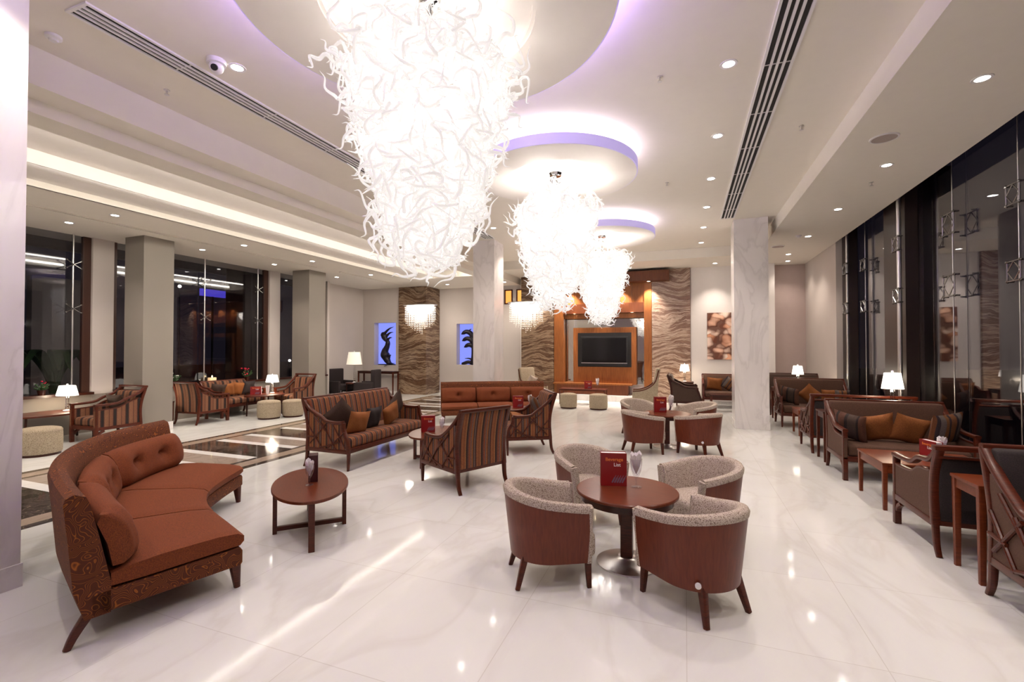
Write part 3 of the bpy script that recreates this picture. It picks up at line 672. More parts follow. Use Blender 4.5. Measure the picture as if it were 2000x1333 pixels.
def chandelier(cy, lb, n_more, seed, s=1.0, core_s=1.0):
    rnd = random.Random(seed); ZT, ZB = 4.34, 3.02
    t = thing('glass_chandelier', lb, 'chandelier', (XC, cy, 0), 0, 'curled glass chandeliers')
    bm = BM(); cyl(bm, (0, 0, 4.6), (0, 0, 5.03), .02, seg=10); lathe(bm, [(0, 4.99), (.10, 4.99), (.12, 5.03), (0, 5.03)], 20)
    obj('suspension_rod', bm, M['chrome'], t, 40)
    bm = BM()
    for a in (0, 120, 240):
        c = Vector((.05*math.cos(R(a)), .05*math.sin(R(a)), 4.90))
        ring = [c+Vector((.05*math.cos(R(b)), .05*math.sin(R(b))*math.cos(R(a)), .06*math.sin(R(b)*1.0))) for b in range(0, 361, 24)]
        sweep(bm, ring, circ(.012, 6), (.1, .2, 1), caps=False)
    obj('metal_knot', bm, M['chrome'], t, 60)
    bm = BM(); lathe(bm, [(0, ZB+.05), (.09, ZB+.08), (.16, ZB+.35), (.24, ZB+.8), (.30, ZT-.25), (.2, ZT-.08), (0, ZT-.04)], 24)
    obj('lamp_core', bm, M['core'], t, 60)
    def place():
        if rnd.random() < 0.035: z = ZB+rnd.uniform(-.04, .04); r0 = rnd.uniform(0, .12)
        elif rnd.random() < 0.12: r0 = rnd.uniform(.08, .55); z = ZT+.14*(1-r0/.55)+rnd.uniform(-.05, .04)
        else:
            z = ZB+(ZT-ZB)*rnd.random()**0.85; r0 = rc(z)*rnd.uniform(.75, 1.0)
        a = rnd.uniform(0, 2*math.pi)
        tilt = rnd.uniform(-.55, .75) if z < ZT-.2 else rnd.uniform(-.9, .2)
        if z <= ZB+.04: tilt = rnd.uniform(.3, 1.3)
        m = Matrix.Translation((r0*math.cos(a), r0*math.sin(a), z)) @ Matrix.Rotation(a+rnd.uniform(-.5, .5), 4, 'Z') @ Matrix.Rotation(tilt, 4, 'Y') @ Matrix.Rotation(rnd.uniform(0, 6.28), 4, 'X')
        return m @ Matrix.Scale(rnd.uniform(.85, 1.2), 4)
    for k in range(100):
        # the camera-side, outermost ones
        for _ in range(30):
            m = place(); p = m @ Vector((.3, 0, 0))
            d = Vector((-XC, -cy, 0)).normalized()
            if p.x*d.x+p.y*d.y > -.25: break
        o = bpy.data.objects.new('glass_tendril', TM[rnd.randrange(10)]); C.objects.link(o); o.parent = t; o.matrix_local = m
    vs = []; fs = []
    for k in range(n_more):
        me = TM[rnd.randrange(10)]; m = place(); b0 = len(vs)
        vs += [tuple(m @ v.co) for v in me.vertices]; fs += [tuple(b0+i for i in p.vertices) for p in me.polygons]
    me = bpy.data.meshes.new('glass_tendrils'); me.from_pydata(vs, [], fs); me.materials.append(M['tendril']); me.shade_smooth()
    o = bpy.data.objects.new('glass_tendrils', me); C.objects.link(o); o.parent = t; o['kind'] = 'stuff'
    return t
chandelier(DY[0], 'huge glowing white chandelier of curled glass tendrils, nearest the camera', 1500, 11)
chandelier(DY[1], 'glowing curled glass chandelier in the middle of the row', 1200, 12)
chandelier(DY[2], 'glowing curled glass chandelier farthest from the camera, before the television wall', 1100, 13)

# crystal wall sconces
def sconce(x, y, z, lb, ry):
    t = thing('crystal_wall_light', lb, 'wall light', (x, y, z), ry, 'crystal wall lights')
    bm = BM(); lathe(bm, [(0, .0), (.78, .0), (.80, .04), (0, .05)], 32, sy=.55); obj('metal_plate', bm, M['steel'], t, 40)
    bm = BM(); lathe(bm, [(0, -.34), (.50, -.32), (.62, -.20), (.66, -.04), (0, -.04)], 32, sy=.5); obj('lamp_bowl', bm, M['crys_em'], t, 50)
    rnd = random.Random(int(x*10)); bm = BM()
    for i in range(130):
        a = i*2.399; rr = .74*math.sqrt((i+.5)/130); L = .62+.60*(1-rr/.8)+rnd.uniform(-.10, .10)
        px, py = rr*math.cos(a), rr*.55*math.sin(a); z0 = -.02
        nn = int(L/.075)
        for k in range(nn):
            bmesh.ops.create_cube(bm, size=.022, matrix=Matrix.Translation((px, py, z0-.05-k*.075)) @ Matrix.Rotation(rnd.uniform(0, 1.5), 4, 'Z') @ Matrix.Rotation(.7, 4, 'X'))
    o = obj('crystal_strands', bm, M['bead'], t); o['kind'] = 'stuff'
sconce(-10.60, 17.06, 3.85, 'glowing crystal bead wall light on the dark veined stone pier between the niches', 0)
sconce(-6.05, 17.75, 3.88, 'glowing crystal bead wall light on the veined stone left of the television wall', 0)

# ------------------------------------------------------------------ ceiling fittings
def spot(loc, e, size=100, blend=.8, col=WARM, r=.05):
    l = bpy.data.lights.new('downlight_beam', 'SPOT'); l.energy = e; l.spot_size = R(size); l.spot_blend = blend; l.color = col; l.shadow_soft_size = r
    o = bpy.data.objects.new('downlight_beam', l); C.objects.link(o); o.location = loc; return o
def downlight(x, y, z, lb, e=62, group='recessed ceiling downlights', mat='dl', r=.065, size=110):
    t = thing('recessed_downlight', lb, 'downlight', (x, y, z), 0, group)
    bm = BM(); lathe(bm, [(r, 0), (r, -.006), (r+.028, -.008), (r+.03, 0), (r, 0)], 24); obj('trim_ring', bm, M['white_pl'], t, 40)
    bm = BM(); lathe(bm, [(0, -.004), (r, -.004), (r, 0), (0, 0)], 20); obj('lamp', bm, M[mat], t, 40)
    s = spot((x, y, z-.03), e, size); s.parent = t; s.location = (0, 0, -.03)
for x, row in ((0.49, 'right'), (-4.9, 'left')):  # unseen downlights added along both rows to brighten the near floor
    for y, wh in ((-.1, 'just behind the camera'), (1.9, 'above the camera')) + (((3.9, 'just above the top edge of the picture'),) if x > 0 else ()):
        downlight(x, y, HC, f'added unseen downlight continuing the {row} row {wh}', 62, 'added unseen downlights')
ORD = ['first', 'second', 'third', 'fourth', 'fifth', 'sixth', 'seventh', 'eighth']
for i, y in enumerate((5.83, 7.76, 9.69, 11.62, 13.55, 15.5)):
    downlight(0.49, y, HC, f'{ORD[i]} downlight from the camera in the row left of the right linear vent')
for i, y in enumerate((3.88, 5.82, 7.75, 9.69, 11.6, 13.55, 15.5)):
    downlight(-4.9, y, HC, f'{ORD[i]} downlight from the camera in the row left of the chandeliers')
for i, y in enumerate((1.4, 3.97, 6.53, 9.1, 11.64, 14.2, 16.7)):
    downlight(3.08, y, HR, f'{ORD[i]} downlight in the right side soffit, counted from the camera')
for i, y in enumerate((3.0, 5.92, 8.86, 11.24, 14.1)):
    downlight(-12.45, y, HL, f'{ORD[i]} downlight close to the left windows, counted from the camera', 60)
    downlight(-10.88, y, HL, f'{ORD[i]} downlight beside the cove in the left soffit, counted from the camera', 60)
downlight(-9.48, 17.4, HL, 'downlight in the far left soffit before the dolphin niche', 30)
downlight(-6.95, 17.6, HL, 'downlight in the far soffit before the two amber openings', 30)
downlight(1.0, 17.6, HR, 'downlight in the far soffit above the shell picture', 90, size=90)
downlight(3.3, 18.0, HR, 'downlight in the far soffit above the mauve alcove', 30)
for i, x in enumerate((-4.3, -3.3, -2.3, -1.27)):
    downlight(x, 17.95, 4.55, f'{ORD[i]} warm spotlight from the left under the wooden television canopy', 190, 'warm canopy spotlights', 'dlw', .05, 90)
for i, x in enumerate((-4.15, -3.05, -1.9)):
    downlight(x, 18.12+.05, 3.42, f'{ORD[i]} warm spotlight from the left under the lintel above the television', 16, 'warm lintel spotlights', 'dlw', .035, 90)
def linear_vent(x0, x1, y0, y1, z, lb, n=4):
    t = thing('linear_ceiling_vent', lb, 'vent', ((x0+x1)/2, (y0+y1)/2, z)); a = (x1-x0)/2; b = (y1-y0)/2
    bm = BM(); box(bm, -a, a, -b, b, -.004, 0); obj('slot_backing', bm, M['slot'], t)
    bm = BM(); w_ = 2*a/(n*2+1)*.9
    box(bm, -a-.03, -a, -b-.03, b+.03, -.02, 0); box(bm, a, a+.03, -b-.03, b+.03, -.02, 0); box(bm, -a, a, -b-.03, -b, -.02, 0); box(bm, -a, a, b, b+.03, -.02, 0)
    for i in range(1, n):
        x = -a+2*a*i/n; box(bm, x-.014, x+.014, -b, b, -.02, -.002)
    y = -b+1.0
    while y < b: box(bm, -a, a, y-.006, y+.006, -.012, -.002); y += 1.2
    obj('vent_blades', bm, M['white_pl'] if n > 1 else M['ceil'], t)
linear_vent(.88, 1.15, -1.0, 12.75, HC, 'long four slot linear air vent on the right of the high ceiling')
linear_vent(-5.60, -5.33, 2.65, 12.65, HC, 'long four slot linear air vent on the left of the high ceiling')
linear_vent(-11.62, -11.57, 4.0, 12.5, HL, 'thin dark slot vent in the left soffit, nearer one', 1)
linear_vent(-11.50, -11.45, 13.2, 17.0, HL, 'thin dark slot vent in the left soffit, farther short one', 1)
def detector(x, y, z, lb, r=.07, name='smoke_detector', cat='smoke detector'):
    bm = BM(); lathe(bm, [(0, -.06), (r*.5, -.06), (r*.6, -.04), (r, -.03), (r, 0), (0, 0)], 20)
    tag(obj(name, bm, M['white_pl'], None, 40, None, (x, y, z)), lb, cat)
detector(2.82, 14.0, HR, 'white smoke detector in the right soffit near the far marble column')
detector(-6.21, 2.80, HC, 'white smoke detector at the top left of the ceiling')
for x, y, z, lb in ((-6.17, 3.91, HC, 'tiny sprinkler head below the left linear vent'), (-.27, 5.82, HC, 'tiny sprinkler head left of the first downlight on the high ceiling'), (1.63, 7.85, HC, 'tiny sprinkler head between the right vent and the soffit'),
                    (-.32, 9.62, HC, 'tiny sprinkler head right of the middle ceiling disc'), (3.14, 9.95, HR, 'tiny sprinkler head in the right soffit')):
    bm = BM(); lathe(bm, [(0, -.05), (.012, -.05), (.012, -.01), (.035, -.008), (.035, 0), (0, 0)], 12); lathe(bm, [(0, -.062), (.028, -.062), (.028, -.056), (0, -.056)], 12)
    tag(obj('sprinkler_head', bm, M['steel'], None, 40, None, (x, y, z)), lb, 'sprinkler', 'ceiling sprinklers')
for x, y, z, lb in ((2.65, 7.9, HR, 'round speaker grille in the right soffit, the nearer one'), (2.55, 15.3, HR, 'round speaker grille in the right soffit past the marble column')):
    t = thing('ceiling_speaker', lb, 'speaker', (x, y, z)); bm = BM(); lathe(bm, [(0, -.012), (.15, -.012), (.15, 0), (0, 0)], 28); obj('grille', bm, M['grille'], t, 40)
    bm = BM(); lathe(bm, [(.15, 0), (.15, -.016), (.17, -.014), (.175, 0)], 28); obj('ring', bm, M['white_pl'], t, 40)
t = thing('dome_camera', 'white dome security camera hanging from the ceiling near the left vent', 'security camera', (-5.0, 3.70, HC))
bm = BM(); lathe(bm, [(0, -.06), (.10, -.05), (.10, 0), (0, 0)], 24); obj('housing', bm, M['white_pl'], t, 40)
bm = BM(); bmesh.ops.create_uvsphere(bm, u_segments=20, v_segments=12, radius=.075, matrix=Matrix.Translation((0, 0, -.08))); obj('ball', bm, M['white_pl'], t, 60)
bm = BM(); cyl(bm, (.035, -.045, -.11), (.05, -.065, -.125), .035, seg=16); obj('lens', bm, M['black'], t, 40)
#FURN
# ------------------------------------------------------------------ furniture builders
def settee(name, label, cat, loc, th, fx, fy, fb=None, w=1.66, d=.96, hb=1.16, ha=.77, lattice=False, curved=False, group=None, woodm='wood', raildback=True, seats=1, latw=1.0):
    """upholstered wooden framed seat facing local -y"""
    t = thing(name, label, cat, loc, R(th), group)
    hw, hd = w/2, d/2; W = M[woodm]; fb = fb or fx
    rp = [(hd-.04, .30), (hd-.06, .6), (hd-.03, .85), (hd+.06, hb-.03)]         # rear post line (y,z)
    for s in (-1, 1):
        x = s*(hw-.035)
        bm = BM()
        if curved:
            sweep(bm, cr([(x, -hd+.045, 0), (x, -hd+.04, .15), (x, -hd+.035, .36)], 4), rsec(.06, .06), sc=[.62+.045*k for k in range(9)])
        else:
            box(bm, x-.032, x+.032, -hd, -hd+.07, 0, .36, .006)
            sweep(bm, cr([(x, -hd+.07, .16), (x, -hd+.10, .22), (x, -hd+.18, .27)], 4), rsec(.055, .05))
        obj('leg', bm, W, t, 40)
        bm = BM(); sweep(bm, cr([(x, hd+.03, 0), (x, hd-.02, .12), (x, hd-.04, .32)], 4), rsec(.062, .06), sc=[.75+.03*k for k in range(9)])
        obj('leg', bm, W, t, 40)
        # armrest with its front post
        if curved:
            arm = cr([(x, hd+.05, hb-.03), (x, hd-.10, hb-.19), (x, hd-.32, ha+.08), (x, .02, ha+.005), (x, -hd+.26, ha-.01), (x, -hd+.15, ha+.005)], 5)
            post = cr([(x, -hd+.15, ha-.01), (x, -hd+.14, ha-.13), (x, -hd+.07, .5), (x, -hd+.035, .34)], 5)
        else:
            arm = cr([(x, hd+.05, hb-.03), (x, hd-.10, hb-.17), (x, hd-.33, ha+.10), (x, -.02, ha+.02), (x, -hd+.2, ha), (x, -hd, ha)], 5)
            post = [(x, -hd+.035, ha-.01), (x, -hd+.035, .34)]
        bm = BM(); sweep(bm, arm, rsec(.075, .048, .015)); sweep(bm, post, rsec(.065, .06, .012))
        if not curved:
            low = [(p[0], p[1], p[2]-.10) for p in arm if p[1] < hd-.08]; sweep(bm, low, rsec(.05, .028, .008))
        obj('armrest', bm, W, t, 40)
        bm = BM(); sweep(bm, cr([(x, a, b) for a, b in rp], 4), rsec(.07, .06, .012)); obj('rear_post', bm, W, t, 40)
        # upholstered side panel
        drop = .03 if curved else .105
        ys = [p for p in arm if p[1] < hd-.07]; bm = BM(); xo = .022
        prof = [(p[1], p[2]-drop) for p in ys]
        if curved: prof = [q for q in prof] + [(-hd+.12, .6), (-hd+.06, .42)]
        poly = [(hd-.05, .33), (hd-.05, prof[0][1])] + prof + [(prof[-1][0] if not curved else -hd+.05, .33)]
        f0 = [bm.verts.new((x-xo, a, b)) for a, b in poly]; f1 = [bm.verts.new((x+xo, a, b)) for a, b in poly]
        bm.faces.new(f0); bm.faces.new(list(reversed(f1)))
        for i in range(len(poly)):
            j = (i+1) % len(poly); bm.faces.new((f0[i], f0[j], f1[j], f1[i]))
        sp = obj('side_panel', bm, M[fy], t)
        if lattice:
            bm = BM(); xs = x+s*.034
            segs = [((-.40, .36), (-.14, .72)), ((-.02, .34), (-.38, .62)), ((-.20, .34), (.10, .74)), ((.36, .40), (.02, .73)), ((.10, .34), (.40, .70)), ((-.28, .46), (.14, .34)), ((.20, .50), (.42, .52)), ((.02, .62), (.28, .86))]
            for a, b in segs: cyl(bm, (xs, a[0]*d/.96, a[1]*ha/.77), (xs, b[0]*d/.96, b[1]*ha/.77), .011*latw, seg=8)
            obj('lattice', bm, W, sp, 40)
    bm = BM()
    box(bm, -hw+.03, hw-.03, -hd+.01, -hd+.06, .29, .37, .008); box(bm, -hw+.03, hw-.03, hd-.08, hd-.03, .29, .36, .008)
    for s in (-1, 1): box(bm, s*(hw-.06), s*(hw-.005), -hd+.03, hd-.05, .28, .35, .008)
    obj('seat_frame', bm, W, t, 30)
    # back
    top = hb-.12 if raildback else hb-.02
    def bend(p):
        z = p.z; k = max(0, (z-.55)/(hb-.55)); p.y += .10*k*k; return p
    bm = BM(); softbox(bm, 0, hd-.09, (.32+top)/2, w-.10, .13, top-.32, .035, 0, bend, 8)
    obj('backrest', bm, M[fb], t, 60)
    bm = BM()
    if raildback:
        box(bm, -hw-.01, hw+.01, hd+.0, hd+.09, hb-.05, hb, .012); box(bm, -hw+.03, hw-.03, hd+.01, hd+.06, hb-.13, hb-.105, .006)
    else:
        sweep(bm, [(-hw+.01, hd+.055, hb-.02), (hw-.01, hd+.055, hb-.02)], rsec(.07, .055, .018), (0, 1, 0))
    obj('top_rail', bm, W, t, 40)
    n = seats
    for i in range(n):
        a = -hw+.07+(2*hw-.14)*i/n; b = -hw+.07+(2*hw-.14)*(i+1)/n
        bm = BM(); softbox(bm, (a+b)/2, -.06, .445, b-a-.004, d-.20, .17, .05, .035); obj('seat_cushion', bm, M[fx], t, 60)
    return t
def crescent(name, label, cat, B, F, segs, group=None, th=0.0, loc=None, hb=1.06, backmat='swirl', legs=True, tufts=2):
    """B back line, F front line: lists of matching points"""
    Bp = cr([(*p, 0) for p in B], 8); Fp = cr([(*p, 0) for p in F], 8); n = len(Bp)
    c = sum(Bp+Fp, Vector())/(2*n)
    if loc is None: loc = c
    Bp = [p-c for p in Bp]; Fp = [p-c for p in Fp]
    t = thing(name, label, cat, (loc[0], loc[1], 0), th, group)
    def at(u):
        k = u*(n-1); i = min(int(k), n-2); f = k-i
        b = Bp[i].lerp(Bp[i+1], f); q = Fp[i].lerp(Fp[i+1], f); d = (q-b).normalized(); return b, q, d
    def ribbon(bm, u0, u1, sec, m=14, endround=0.0, disp=None):
        rings = []
        for j in range(m+1):
            s = j/m; b, q, d = at(u0+(u1-u0)*s)
            pts = [(b+d*o if side == 'b' else q-d*o)+Vector((0, 0, z)) for side, o, z in sec]
            if endround and (j in (0, m)):
                cc = sum(pts, Vector())/len(pts); pts = [cc+(p-cc)*(1-endround) for p in pts]
            if disp: pts = [disp(p, s, i, d) for i, p in enumerate(pts)]
            rings.append([bm.verts.new(p) for p in pts])
        k = len(sec)
        for r0, r1 in zip(rings, rings[1:]):
            for i in range(k): bm.faces.new((r0[i], r0[(i+1) % k], r1[(i+1) % k], r1[i]))
        bm.faces.new(list(reversed(rings[0]))); bm.faces.new(rings[-1])
    bm = BM(); ribbon(bm, 0, 1, [('b', .10, .20), ('b', .10, .345), ('f', .03, .345), ('f', .015, .32), ('f', .015, .22), ('f', .03, .20)], 40); obj('base', bm, M[backmat], t, 40)
    bm = BM(); ribbon(bm, 0, 1, [('b', .06, .19), ('b', .0, .40), ('b', -.03, .75), ('b', -.055, hb-.06), ('b', -.045, hb-.02), ('b', .0, hb), ('b', .06, hb-.03), ('b', .08, hb-.08), ('b', .13, .75), ('b', .20, .40), ('b', .20, .19)], 48)
    obj('backrest', bm, M[backmat], t, 50)
    for u0, u1 in segs:
        e = .003; bm = BM()
        sec = [('b', .20, .36), ('b', .20, .46), ('b', .30, .485), ('b', .5, .50), ('f', .20, .495), ('f', .05, .475), ('f', .0, .44), ('f', .0, .39), ('f', .03, .355), ('b', .4, .35)]
        mm = 18
        def softend(p, s, i, d, mm=mm):
            k = min(s, 1-s)*mm; 
            if k < 1.01: z0 = .42; f = .86 if k < .5 else .97; p = Vector((p.x, p.y, z0+(p.z-z0)*f))
            return p
        ribbon(bm, u0+e, u1-e, sec, mm, 0.0, softend); obj('seat_cushion', bm, M['orange'], t, 50)
        bm = BM(); mb = 28
        sb = [('b', .21, .48), ('b', .18, .66), ('b', .12, .84), ('b', .14, .89), ('b', .20, .905), ('b', .26, .89), ('b', .31, .84), ('b', .345, .78), ('b', .37, .72), ('b', .385, .65), ('b', .39, .58), ('b', .38, .52), ('b', .34, .48)]
        def tuft(p, s, i, d):
            k = min(s, 1-s)*8
            if k < 1: p = Vector((p.x, p.y, .70+(p.z-.70)*(.90+.10*k)))
            if 5 <= i <= 12:
                g = 0
                for cs in ([.3, .7] if tufts == 2 else [.5]):
                    g += math.exp(-((s-cs)/.07)**2-((p.z-.70)/.06)**2)
                g += .30*math.exp(-((p.z-.70)/.05)**2)*max(0, math.sin(math.pi*s))
                p = p-d*(.10*g)
            if k < 1 and i >= 4: p = p-d*(.07*(1-k))
            return p
        ribbon(bm, u0+e*1.5, u1-e*1.5, sb, mb, 0, tuft); obj('back_cushion', bm, M['orange'], t, 70)
    for u in (0.02, .5, .98):
        b, q, d = at(u)
        bm = BM(); sweep(bm, cr([b+d*-.02+Vector((0, 0, 0)), b+d*.02+Vector((0, 0, .09)), b+d*.10+Vector((0, 0, .22))], 4), rsec(.06, .06), (d.y, -d.x, 0), [.7+.05*k for k in range(9)])
        obj('leg', bm, M['wood'], t, 40)
        bm = BM(); p = q-d*.06; sweep(bm, [p+d*.02, p+Vector((0, 0, .21))], rsec(.075, .075), (d.y, -d.x, 0), [.62, 1.15]); obj('leg', bm, M['wood'], t, 40)
    return t
def tub_chair(label, loc, th, group, fab='boucle'):
    t = thing('tub_chair', label, 'chair', loc, R(th), group)
    Rr = .375
    def path(m=44):
        out = []
        for k in range(m+1):
            s = k/m
            # arc 0..pi over the back with straight arms in front
            L = .30; A = math.pi*Rr; T = 2*L+A; q = s*T
            if q < L: p = (Rr, -L+q+.02); nrm = (1, 0)
            elif q > L+A: p = (-Rr, .02-(q-L-A)); nrm = (-1, 0)
            else: a = (q-L)/Rr; p = (Rr*math.cos(a), .02+Rr*math.sin(a)*.98); nrm = (math.cos(a), math.sin(a))
            out.append((p, nrm, s))
        return out
    P = path()
    def top(s): return .735+.10*math.sin(math.pi*s)**1.5
    def ring(bm, secf):
        rs = []
        for (p, n, s) in P:
            sec = secf(s); r = []
            for o, z in sec:
                tp = 1-.16*max(0, (.8-z)/.6)
                r.append(bm.verts.new(((p[0])*tp+n[0]*o, (p[1])*(tp if p[1] > 0 else 1)+n[1]*o, z)))
            rs.append(r)
        k = len(rs[0])
        for a, b in zip(rs, rs[1:]):
            for i in range(k): bm.faces.new((a[i], a[(i+1) % k], b[(i+1) % k], b[i]))
        bm.faces.new(list(reversed(rs[0]))); bm.faces.new(rs[-1])
    bm = BM()
    ring(bm, lambda s: [(-.03, .24), (-.005, .24), (-.005, top(s)-.075), (.022, top(s)-.07), (.024, top(s)-.035), (.008, top(s)-.008), (-.03, top(s)), (-.062, top(s)-.012), (-.078, top(s)-.045), (-.085, .55), (-.08, .24)])
    for s in (-1, 1):  # rolled front edges
        sweep(bm, [(s*(Rr*.86-.03), -.285, .235), (s*(Rr*.93-.033), -.285, .5), (s*(Rr-.03), -.285, top(0)-.02)], rsec(.085, .05, .02), (1, 0, 0))
    obj('upholstered_shell', bm, M[fab], t, 50)
    bm = BM(); ring(bm, lambda s: [(-.004, .235), (.012, .235), (.016, top(s)-.07), (-.004, top(s)-.07)]); obj('wooden_back', bm, M['wood_v'], t, 40)
    def seatfn(p):
        f = 1.0
        if p.y > 0: f = math.sqrt(max(.05, 1-(p.y/.40)**2))*.98+.02
        p.x *= f; return p
    bm = BM(); softbox(bm, 0, -.035, .355, .56, .66, .21, .05, .03, seatfn, 12); obj('seat', bm, M[fab], t, 60)
    for x, y, dx, dy in ((-.25, -.29, -.02, -.01), (.25, -.29, .02, -.01), (-.19, .24, -.045, .075), (.19, .24, .045, .075)):
        bm = BM(); sweep(bm, [(x+dx, y+dy, 0), (x, y, .27)], rsec(.06, .06, .01), (1, 0, 0), [.62, 1.0]); obj('leg', bm, M['wood'], t, 40)
    bm = BM(); cyl(bm, (.0+.26, .262, .30), (.272, .274, .30), .022, seg=16); obj('badge', bm, M['white_pl'], t, 40, 'small round white badge')
    return t
def cafe_table(label, loc):
    t = thing('round_table', label, 'table', loc, 0, 'round cafe tables')
    bm = BM(); lathe(bm, [(0, .66), (.44, .66), (.475, .675), (.475, .692), (.468, .70), (0, .70)], 64); obj('tabletop', bm, M['wood_top'], t, 30)
    bm = BM(); lathe(bm, [(.40, .60), (.43, .60), (.43, .66), (.40, .66), (.40, .60)], 48); obj('apron', bm, M['wood_dk'], t, 30)
    bm = BM(); box(bm, -.055, .055, -.055, .055, .05, .66, .01); obj('column', bm, M['wood'], t)
    bm = BM(); lathe(bm, [(0, 0), (.285, 0), (.285, .012), (.22, .035), (.10, .052), (.08, .07), (0, .07)], 40); obj('metal_base', bm, M['steel'], t, 40)
    return t
def oval_table(label, loc, rz, a, b, h=.52, group=None):
    t = thing('coffee_table', label, 'table', loc, rz, group)
    bm = BM(); lathe(bm, [(0, h-.035), (.985, h-.035), (1.0, h-.028), (1.0, h-.006), (.992, h), (0, h)], 64, sx=a, sy=b); obj('tabletop', bm, M['wood_top'], t, 30)
    for k, (x, y) in enumerate(((a*.93, 0), (-a*.93, 0), (0, b*.9), (0, -b*.9))):
        bm = BM()
        if k < 2: box(bm, x-.022, x+.022, -.03, .03, 0, h-.035, .004)
        else: box(bm, -.03, .03, y-.022, y+.022, 0, h-.035, .004)
        obj('leg', bm, M['wood'], t)
    bm = BM(); box(bm, -a*.93, a*.93, -.024, .024, .03, .075, .004); box(bm, -.024, .024, -b*.9, b*.9, .03, .075, .004); obj('cross_stretcher', bm, M['wood'], t)
    return t
def box_table(name, label, loc, w, d, h, mat='wood_or', group=None, rz=0, apron=.09, leg=.055):
    t = thing(name, label, 'table', loc, rz, group); a, b = w/2, d/2
    bm = BM(); box(bm, -a, a, -b, b, h-.03, h, .006); obj('tabletop', bm, M[mat], t)
    bm = BM()
    for s in (-1, 1):
        box(bm, -a+.03, a-.03, s*(b-.03)-.01, s*(b-.03)+.01, h-.03-apron, h-.03); box(bm, s*(a-.03)-.01, s*(a-.03)+.01, -b+.03, b-.03, h-.03-apron, h-.03)
    obj('apron', bm, M[mat], t)
    for sx in (-1, 1):
        for sy in (-1, 1):
            x = sx*(a-.035); y = sy*(b-.035)
            bm = BM(); sweep(bm, [(x, y, 0), (x, y, h-.03)], rsec(leg, leg, .006), (1, 0, 0), [.75, 1]); obj('leg', bm, M['wood'] if mat != 'wood_or' else M[mat], t, 30)
    return t
def pouf(label, loc, r=.29, h=.50, group='sand coloured round poufs'):
    t = thing('pouf', label, 'pouf', loc, 0, group)
    bm = BM(); lathe(bm, [(0, 0), (r*.94, 0), (r*.94, .045), (0, .045)], 32); obj('base_ring', bm, M['wood_dk'], t, 40)
    bm = BM(); lathe(bm, [(0, .045), (r*.97, .045), (r, .07), (r*1.01, h*.55), (r, h-.10), (r*.985, h-.085), (r*.985, h-.08), (0, h-.08)], 40); obj('drum', bm, M['boucle2'], t, 40)
    bm = BM(); lathe(bm, [(0, h-.08), (r*.99, h-.08), (r*1.0, h-.055), (r*.93, h-.02), (r*.7, h), (0, h+.012)], 40); obj('padded_lid', bm, M['boucle2'], t, 50)
    return t
def text_mesh(txt, size, mat, parent, loc, rot, name):
    cu = bpy.data.curves.new(name, 'FONT'); cu.body = txt; cu.size = size; cu.extrude = .0006; cu.align_x = 'CENTER'; cu.offset = size*.012
    tmp = bpy.data.objects.new('tmp', cu); C.objects.link(tmp)
    dg = bpy.context.evaluated_depsgraph_get(); me = bpy.data.meshes.new_from_object(tmp.evaluated_get(dg)); bpy.data.objects.remove(tmp)
    me.materials.clear(); me.materials.append(mat)
    o = bpy.data.objects.new(name, me); C.objects.link(o); o.parent = parent; o.location = loc; o.rotation_euler = rot; return o
def menu(label, loc, th, mat='red', w=.25, h=.32, d=.09, detail=True):
    """standing folded menu, front facing local -y"""
    t = thing('menu_stand', label, 'menu', loc, R(th), 'red drinks menus'); a = w/2
    bm = BM()
    def slab(y0, y1, z0, z1, x0=-a, x1=a): box(bm, x0, x1, y0, y1, z0, z1, .001)
    slab(-d/2, -d/2+.006, 0, h); slab(d/2-.006, d/2, 0, h); slab(-d/2, d/2, 0, h, -a, -a+.005)
    if not detail: slab(-d/2, d/2, 0, h, a-.005, a); slab(-d/2, d/2, h-.005, h)
    obj('cover', bm, M[mat], t)
    bm = BM(); box(bm, -a+.006, a-.006, -d/2+.008, d/2-.008, .0, h-.006); obj('pages', bm, M['paper'], t)
    if detail:
        y = -d/2-.0015
        text_mesh('Beverage', w*.185, M['let_or'], t, (w*.02, y, h*.76), (R(90), 0, 0), 'lettering')
        text_mesh('List', w*.19, M['let_wh'], t, (w*.13, y, h*.60), (R(90), 0, 0), 'lettering')
        bm = BM()
        for k in range(5):
            x0 = -w*.08+k*.024; c = Vector((x0+.02, y, h*.2)); 
            m = Matrix.Translation(c) @ Matrix.Rotation(R(28), 4, 'Y')
            box(bm, -.007, .007, -.0008, .0008, -.035, .02, 0, m); box(bm, -.003, .003, -.0008, .0008, .02, .045, 0, m)
        obj('printed_bottles', bm, M['bottle_print'], t)
    return t
